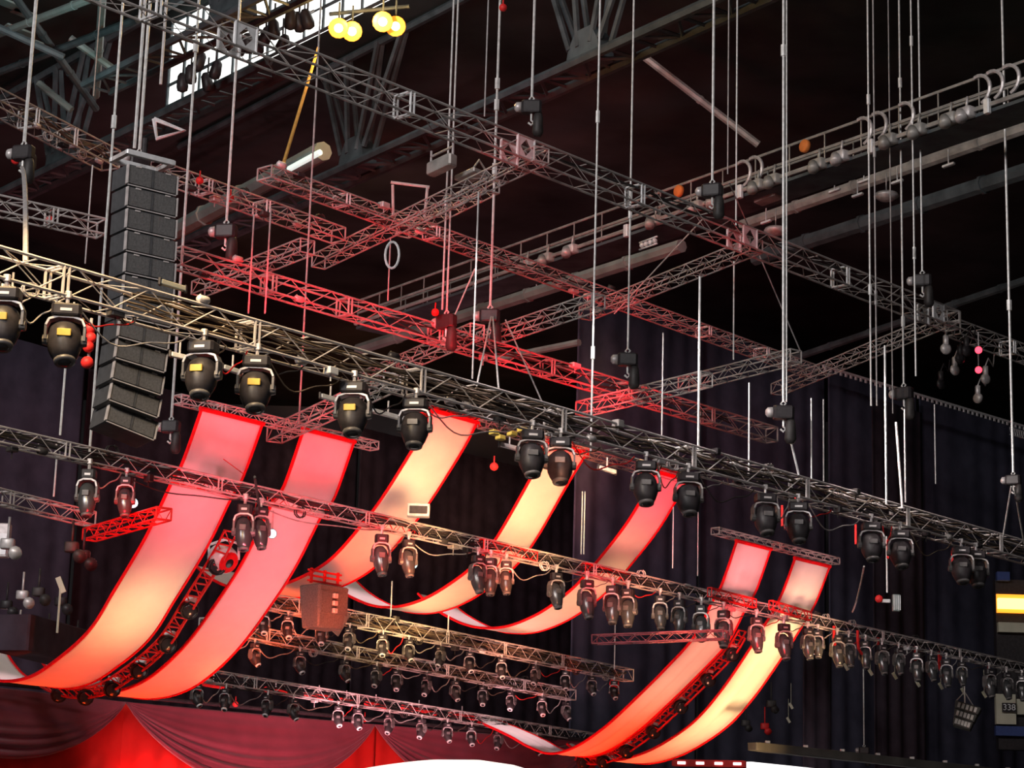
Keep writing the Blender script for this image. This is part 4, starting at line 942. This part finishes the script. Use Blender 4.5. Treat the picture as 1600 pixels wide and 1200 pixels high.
# bottom right beam and LED bar
A_ = at(1175, 1166, 5.2); B_ = at(1660, 1218, 5.2); u = (B_ - A_).normalized()
t = thing('stage_beam', A_, 'dark beam along the bottom right with small fittings', 'beam')
MB().box((A_ + B_) / 2, (B_ - A_).length, .4, .28, X=u, Y=UP.cross(u), bev=.03).build('beam_body', 'concrete', t)
g = MB()
for k in range(9): g.box(A_ + u * (.8 + 2 * k) + UP * .18, .16, .14, .1, bev=.02)
g.build('fittings', 'rim', t)
A_ = at(1170, 1188, 4.9); B_ = at(1420, 1214, 4.9)
tag(MB().box((A_ + B_) / 2 - UP * .3, (B_ - A_).length, .2, .5, X=(B_ - A_).normalized(), Y=UP.cross(B_ - A_).normalized()).build('led_strip', 'e_led', origin=A_), 'glowing white strip under the dark beam at the bottom right', 'light')
A_ = at(1050, 1192, 5.2); B_ = at(1166, 1194, 5.2); t = thing('led_bar', (A_ + B_) / 2, 'red bar with white lamps at the foot of the rightmost banner', 'light'); u = (B_ - A_).normalized()
MB().box((A_ + B_) / 2, (B_ - A_).length, .2, .26, X=u, Y=UP.cross(u), bev=.03).build('case', 'redp', t)
for k in range(4): MB().box(A_ + u * (B_ - A_).length * (k + .5) / 4 - Vector((0, .12, 0)), .3, .04, .1, X=u, Y=UP.cross(u), bev=.01).build('lamp', 'e_led', t)
# clutter around the right banners' foot
rng = random.Random(9)
for i, (x, y) in enumerate([(1140, 1150), (1165, 1130), (1185, 1165), (1110, 1180), (1150, 1175), (1205, 1100), (1195, 1135)]):
    P = at(x, y, 7.4); g = MB().box(P, .35, .3, .25, bev=.05).tube(P, P + UP * .8, .03, 6).lathe(P + Vector((.1, -.15, -.2)), (.3, -1, -.4), [(-.15, .07), (0, .15), (.12, .14)], 12)
    tag(g.build('par_light', 'cable' if i % 2 else 'redp', origin=P), 'small stage light behind the foot of the rightmost banner, %s of seven' % ORD[i], 'light', 'small stage lights by the rightmost banner')
# ------------------------------------------------------------------ right edge: seating level
SD = 92
def quad(x0, y0, x1, y1, D, m, name, dep=.3, parent=None):
    a = atd(x0, y0, D); b = atd(x1, y1, D); c = (a + b) / 2
    return MB().box(c + Vector((0, dep / 2, 0)), abs(b.x - a.x), dep, abs(a.z - b.z)).build(name, m, parent, origin=c if parent is None else None)
tag(quad(1555, 905, 1700, 1175, SD + .8, 'black', 'suite_front', .5), 'dark suite front at the right edge behind the section sign', 'suite')
tag(quad(1557, 928, 1660, 960, SD + .6, 'e_halo', 'strip_halo', .1), 'glowing orange halo board around the amber light strip at right', 'light')  # orange halo of the light strip built as a glowing board
tag(quad(1560, 934, 1660, 953, SD + .35, 'e_amber', 'light_strip'), 'glowing amber light strip at the right edge', 'light')
tag(quad(1560, 972, 1660, 990, SD + .4, 'cream', 'fascia_board'), 'cream fascia board below the amber strip', 'board')
cw = quad(1556, 1084, 1588, 1132, SD + .4, 'cream', 'cream_wall'); tag(cw, 'cream wall panel holding the section number', 'panel')
tag(quad(1589, 1092, 1660, 1118, SD + .4, 'cream', 'cream_wall'), 'cream wall panel at the frame edge right of the section number', 'panel')
tag(quad(1556, 1134, 1660, 1152, SD + .4, 'blue', 'blue_barrier'), 'blue barrier below the cream wall panels', 'barrier')
tag(quad(1558, 893, 1578, 907, SD + .4, 'blue', 'blue_sign'), 'small dull blue sign above the amber strip', 'sign')
sg = thing('section_sign', atd(1577, 1105, SD), 'black section sign reading 338', 'sign')
quad(1566, 1098, 1588, 1113, SD + .2, 'black', 'sign_plate', .08, sg)
fc = bpy.data.curves.new('sign_text', 'FONT'); fc.body = '338'; fc.size = .36; fc.align_x = 'CENTER'; fc.align_y = 'CENTER'; fc.extrude = .01
fc.materials.append(M['e_led'] if False else M['pale']); fo = bpy.data.objects.new('sign_text', fc); C.objects.link(fo); bpy.context.view_layer.update(); fm = bpy.data.meshes.new_from_object(fo); bpy.data.objects.remove(fo); fo = bpy.data.objects.new('sign_text', fm); C.objects.link(fo); fo.parent = sg
fo.location = atd(1577, 1105.5, SD + .12) - Vector(sg['_o']); fo.rotation_euler = (PI / 2, 0, 0)

# ------------------------------------------------------------------ lights
def spot(name, pos, tgt, col, power, rad, blend=.7, size=.25):
    l = bpy.data.lights.new(name, 'SPOT'); l.color = col; l.energy = power; l.shadow_soft_size = size; l.spot_blend = blend
    o = bpy.data.objects.new(name, l); C.objects.link(o); o.location = pos; d = Vector(tgt) - Vector(pos)
    l.spot_size = min(PI * .95, 2 * math.atan(rad / d.length)); o.rotation_euler = d.to_track_quat('-Z', 'Y').to_euler(); return o
PINK = (1, .11, .155); CREAM = (1, .62, .27); ORANGE = (1, .06, .006); PEACH = (1, .40, .22); LPINK = (1, .42, .44); RED = (1, .008, .018); PO = (1, .10, .07)
def mixc(a, b, t): return tuple(x + (y - x) * t for x, y in zip(a, b))
def ribbon_lights(key, stops, step=1.15, dist=12, rad=1.55, low=(.85, .35)):
    """a row of narrow coloured spots follows the banner; stops: (height in the photo, colour, strength)"""
    Pc, W0, prof, P = BAN[key]; Pm = P - d1 * W0 * .5; jm = min(range(len(prof)), key=lambda q: prof[q][1]); acc = step * .6
    for j in range(1, len(prof) - 1):
        acc += math.hypot(prof[j][0] - prof[j - 1][0], prof[j][1] - prof[j - 1][1])
        if acc < step: continue
        if j > jm and prof[j][1] > prof[jm][1] + .35: break
        acc -= step
        T = Pm + d2 * prof[j][0]; T.z = prof[j][1]; y = px(T)[1]
        for (y0, c0, k0), (y1, c1, k1) in zip(stops, stops[1:]):
            if y0 <= y <= y1: t = (y - y0) / (y1 - y0); col = mixc(c0, c1, t); k = k0 + (k1 - k0) * t; break
        else: col, k = (stops[0][1:] if y < stops[0][0] else stops[-1][1:])
        tg = (d2 * (prof[j + 1][0] - prof[j - 1][0]) + UP * (prof[j + 1][1] - prof[j - 1][1])).normalized()
        nn = d1.cross(tg).normalized()
        if nn.dot(d2 * .6 + UP) > 0: nn = -nn
        tc = (CAM - T); tc.z = 0; tc.normalize()
        pos = T + (nn * low[0] + tc * low[1]).normalized() * dist
        if key[0] in 'MR': k *= 1.3
        spot('ribbon_spot', pos, T, col, k * KR * (dist / 13) ** 2, rad, .8, .8)
KR = 4500
RO = (1, .085, .035)
ribbon_lights('L1', [(700, PINK, .62), (880, PINK, .60), (915, PEACH, .75), (940, CREAM, 1.40), (975, CREAM, 1.33), (1005, (1, .2, .06), .85), (1025, ORANGE, 0.98), (1100, ORANGE, 1.09)])
ribbon_lights('L2', [(700, PINK, .62), (925, PINK, .62), (965, PO, .75), (1000, ORANGE, 1.03), (1065, ORANGE, 1.26), (1100, ORANGE, 1.15)])
ribbon_lights('M1', [(650, PEACH, .8), (690, PEACH, .9), (730, CREAM, 1.40), (800, CREAM, 1.47), (840, ORANGE, 1.15), (950, (1, .14, .04), 1.3)], low=(.42, .9))
ribbon_lights('M2', [(700, PEACH, .9), (760, CREAM, 1.40), (850, CREAM, 1.54), (895, (1, .2, .07), 1.0), (925, PEACH, .9), (945, CREAM, 1.40), (965, CREAM, 1.54)], low=(.3, .95))
ribbon_lights('M3', [(750, PINK, .8), (835, PINK, .75), (880, CREAM, 1.40), (900, PEACH, .9), (950, PEACH, .9), (985, PEACH, 1.05)], low=(.45, .9))
ribbon_lights('R1', [(850, LPINK, .7), (920, LPINK, .7), (950, PEACH, .8), (1020, (1, .3, .2), .75), (1090, PEACH, .8), (1120, ORANGE, 1.03), (1190, ORANGE, 1.03)])
ribbon_lights('R2', [(880, LPINK, .75), (930, LPINK, .8), (955, CREAM, 1.40), (1130, CREAM, 1.33), (1165, (1, .25, .1), .9), (1200, ORANGE, 1.03)])
def wash(x, y, H, col, power, rad, back=7, down=6, dx=0., size=.4, name='wash_light'):
    if col is RED: back *= .55; down *= .24; power *= .048
    T = at(x, y, H); tc = (CAM - T); tc.z = 0; tc.normalize(); spot(name, T + tc * back - UP * down + Vector((dx, 0, 0)), T, col, power, rad, .9, size)
wash(330, 400, 14, RED, 6000, 3.0); wash(430, 440, 14, RED, 20000, 3.2); wash(530, 470, 14, RED, 16000, 3.2); wash(640, 500, 14, RED, 22000, 2.4); wash(740, 520, 14, RED, 22000, 2.4); wash(830, 570, 14, RED, 22000, 2.8); wash(940, 600, 14, RED, 24000, 2.8); wash(1020, 630, 14, RED, 12000, 2.8)
wash(480, 630, 11.2, RED, 30000, 2.4); wash(330, 420, 15.5, RED, 5000, 3.); wash(560, 380, 17, RED, 6000, 3.5, 6, 9); wash(800, 240, 17.1, RED, 2500, 1.6, 5, 8)
wash(1150, 380, 17, RED, 3000, 2.2, 5, 8); wash(1010, 480, 17, RED, 2600, 2., 5, 8); wash(1200, 590, 15, RED, 4000, 2., 5, 8)
wash(190, 810, 8, RED, 30000, 1.8); wash(440, 900, 8, RED, 5000, 3); wash(700, 640, 12.9, RED, 16000, 1.6); wash(880, 695, 12.9, RED, 16000, 1.5); wash(1045, 735, 12.9, RED, 14000, 1.5); wash(1180, 945, 9.2, RED, 16000, 3); wash(324, 752, 9.2, RED, 16000, 1.6); wash(472, 787, 9.2, RED, 16000, 1.6); wash(612, 817, 9.2, RED, 20000, 1.6); wash(797, 854, 9.2, RED, 20000, 1.6); wash(950, 890, 9.2, RED, 20000, 1.6)
wash(400, 645, 11.4, (1, .3, .35), 1000, 5.); wash(540, 1040, 7.4, (1, .45, .48), 1500, 5, 4.5, 4); wash(720, 1070, 7.2, (1, .5, .52), 1500, 5, 4.5, 4); wash(820, 1080, 7.0, (1, .45, .48), 900, 2.6, 4.5, 4)
wash(200, 420, 10.5, (1, .66, .28), 3000, 4.6, 3.2, -3.6, -2.5); wash(420, 500, 10.5, (1, .70, .36), 1500, 3.4, 3, -3.4, -2); wash(1380, 840, 9.8, (1, .85, .80), 2200, 6, 4, -4, -2); wash(1080, 720, 10.5, (1, .9, .86), 1400, 4.5, 3.5, -3.5, -2); wash(820, 640, 10.5, (1, .85, .82), 1200, 4.5, 3.5, -3.5, -2)
wash(40, 430, 10.5, (1, .72, .38), 1800, 3.8, 3, -3.4, -2)
# swag curtains
wash(60, 1160, 5, (1, .10, .09), 2400, 6, 5, 4.5); wash(200, 1160, 5, (1, .05, .03), 3600, 6, 5, 4); wash(360, 1150, 5, (1, .33, .38), 2800, 6, 5.5, 4.5); wash(530, 1160, 5, (1, .33, .38), 2400, 6, 5.5, 4.5); wash(680, 1160, 4.8, (1, .4, .4), 2600, 5, 5.5, 4.5)
# teal spot added to tint the upper left roof beams
wash(40, 60, 27, (.5, 1, .95), 900, 8, 8, 5)
# warm spill of the tungsten lamps
l = bpy.data.lights.new('tungsten_glow', 'POINT'); l.color = (1, .6, .2); l.energy = 900; l.shadow_soft_size = .3
o = bpy.data.objects.new('tungsten_glow', l); C.objects.link(o); o.location = at(575, 55, 24.2) + Vector((0, -1.5, 0))
# unseen area lights added as soft neutral fill for the rig
for i, (x, y, z_, tx, ty, tz, e) in enumerate([(-34, 6, 36, -8, 48, 22, 52000), (-22, 0, 37, 12, 62, 22, 62000), (2, -6, 38.2, 6, 58, 19, 46000)]):
    l = bpy.data.lights.new('fill_flood', 'AREA'); l.energy = e * .14; l.size = 5; l.color = (1, .95, .93)
    o = bpy.data.objects.new('fill_flood', l); C.objects.link(o); o.location = (x, y, z_); o.rotation_euler = (Vector((tx, ty, tz)) - Vector((x, y, z_))).to_track_quat('-Z', 'Y').to_euler()
# inner limbs of the banners: light from above in front of them
for key, x, y, e in [('L1', 20, 1045, 6000), ('L2', 160, 1070, 4000), ('M2', 575, 930, 7000), ('M3', 720, 960, 7000), ('R1', 835, 1151, 6000), ('R1', 790, 1130, 8000)]:
    Pc, W0, prof, P = BAN[key]; T = onplane(x, y, Pc, d2)
    spot('top_spot', T + (-d2 * 1.6 + UP * 8), T, (1, .62, .66), e * .32, 1.6, 1., .3)

w = bpy.data.worlds.new('World'); bpy.context.scene.world = w; w.use_nodes = True
bg = w.node_tree.nodes['Background']; bg.inputs['Color'].default_value = (.9, .85, .9, 1); bg.inputs['Strength'].default_value = .04
# ------------------------------------------------------------------ camera
cam = bpy.data.cameras.new('camera'); co = bpy.data.objects.new('camera', cam); C.objects.link(co)
cam.sensor_width = 36; cam.sensor_fit = 'HORIZONTAL'; cam.lens = 36 * F / 1600; cam.clip_end = 400
co.matrix_world = Matrix.Translation(CAM) @ Rm.to_4x4()
sc = bpy.context.scene; sc.camera = co
sc.view_settings.view_transform = 'Standard'; sc.view_settings.look = 'None'; sc.view_settings.gamma = 1; sc.view_settings.exposure = 0; sc.view_settings.use_curve_mapping = False
for o in bpy.data.objects:
    for k in ('_o', '_w'):
        if k in o: del o[k]
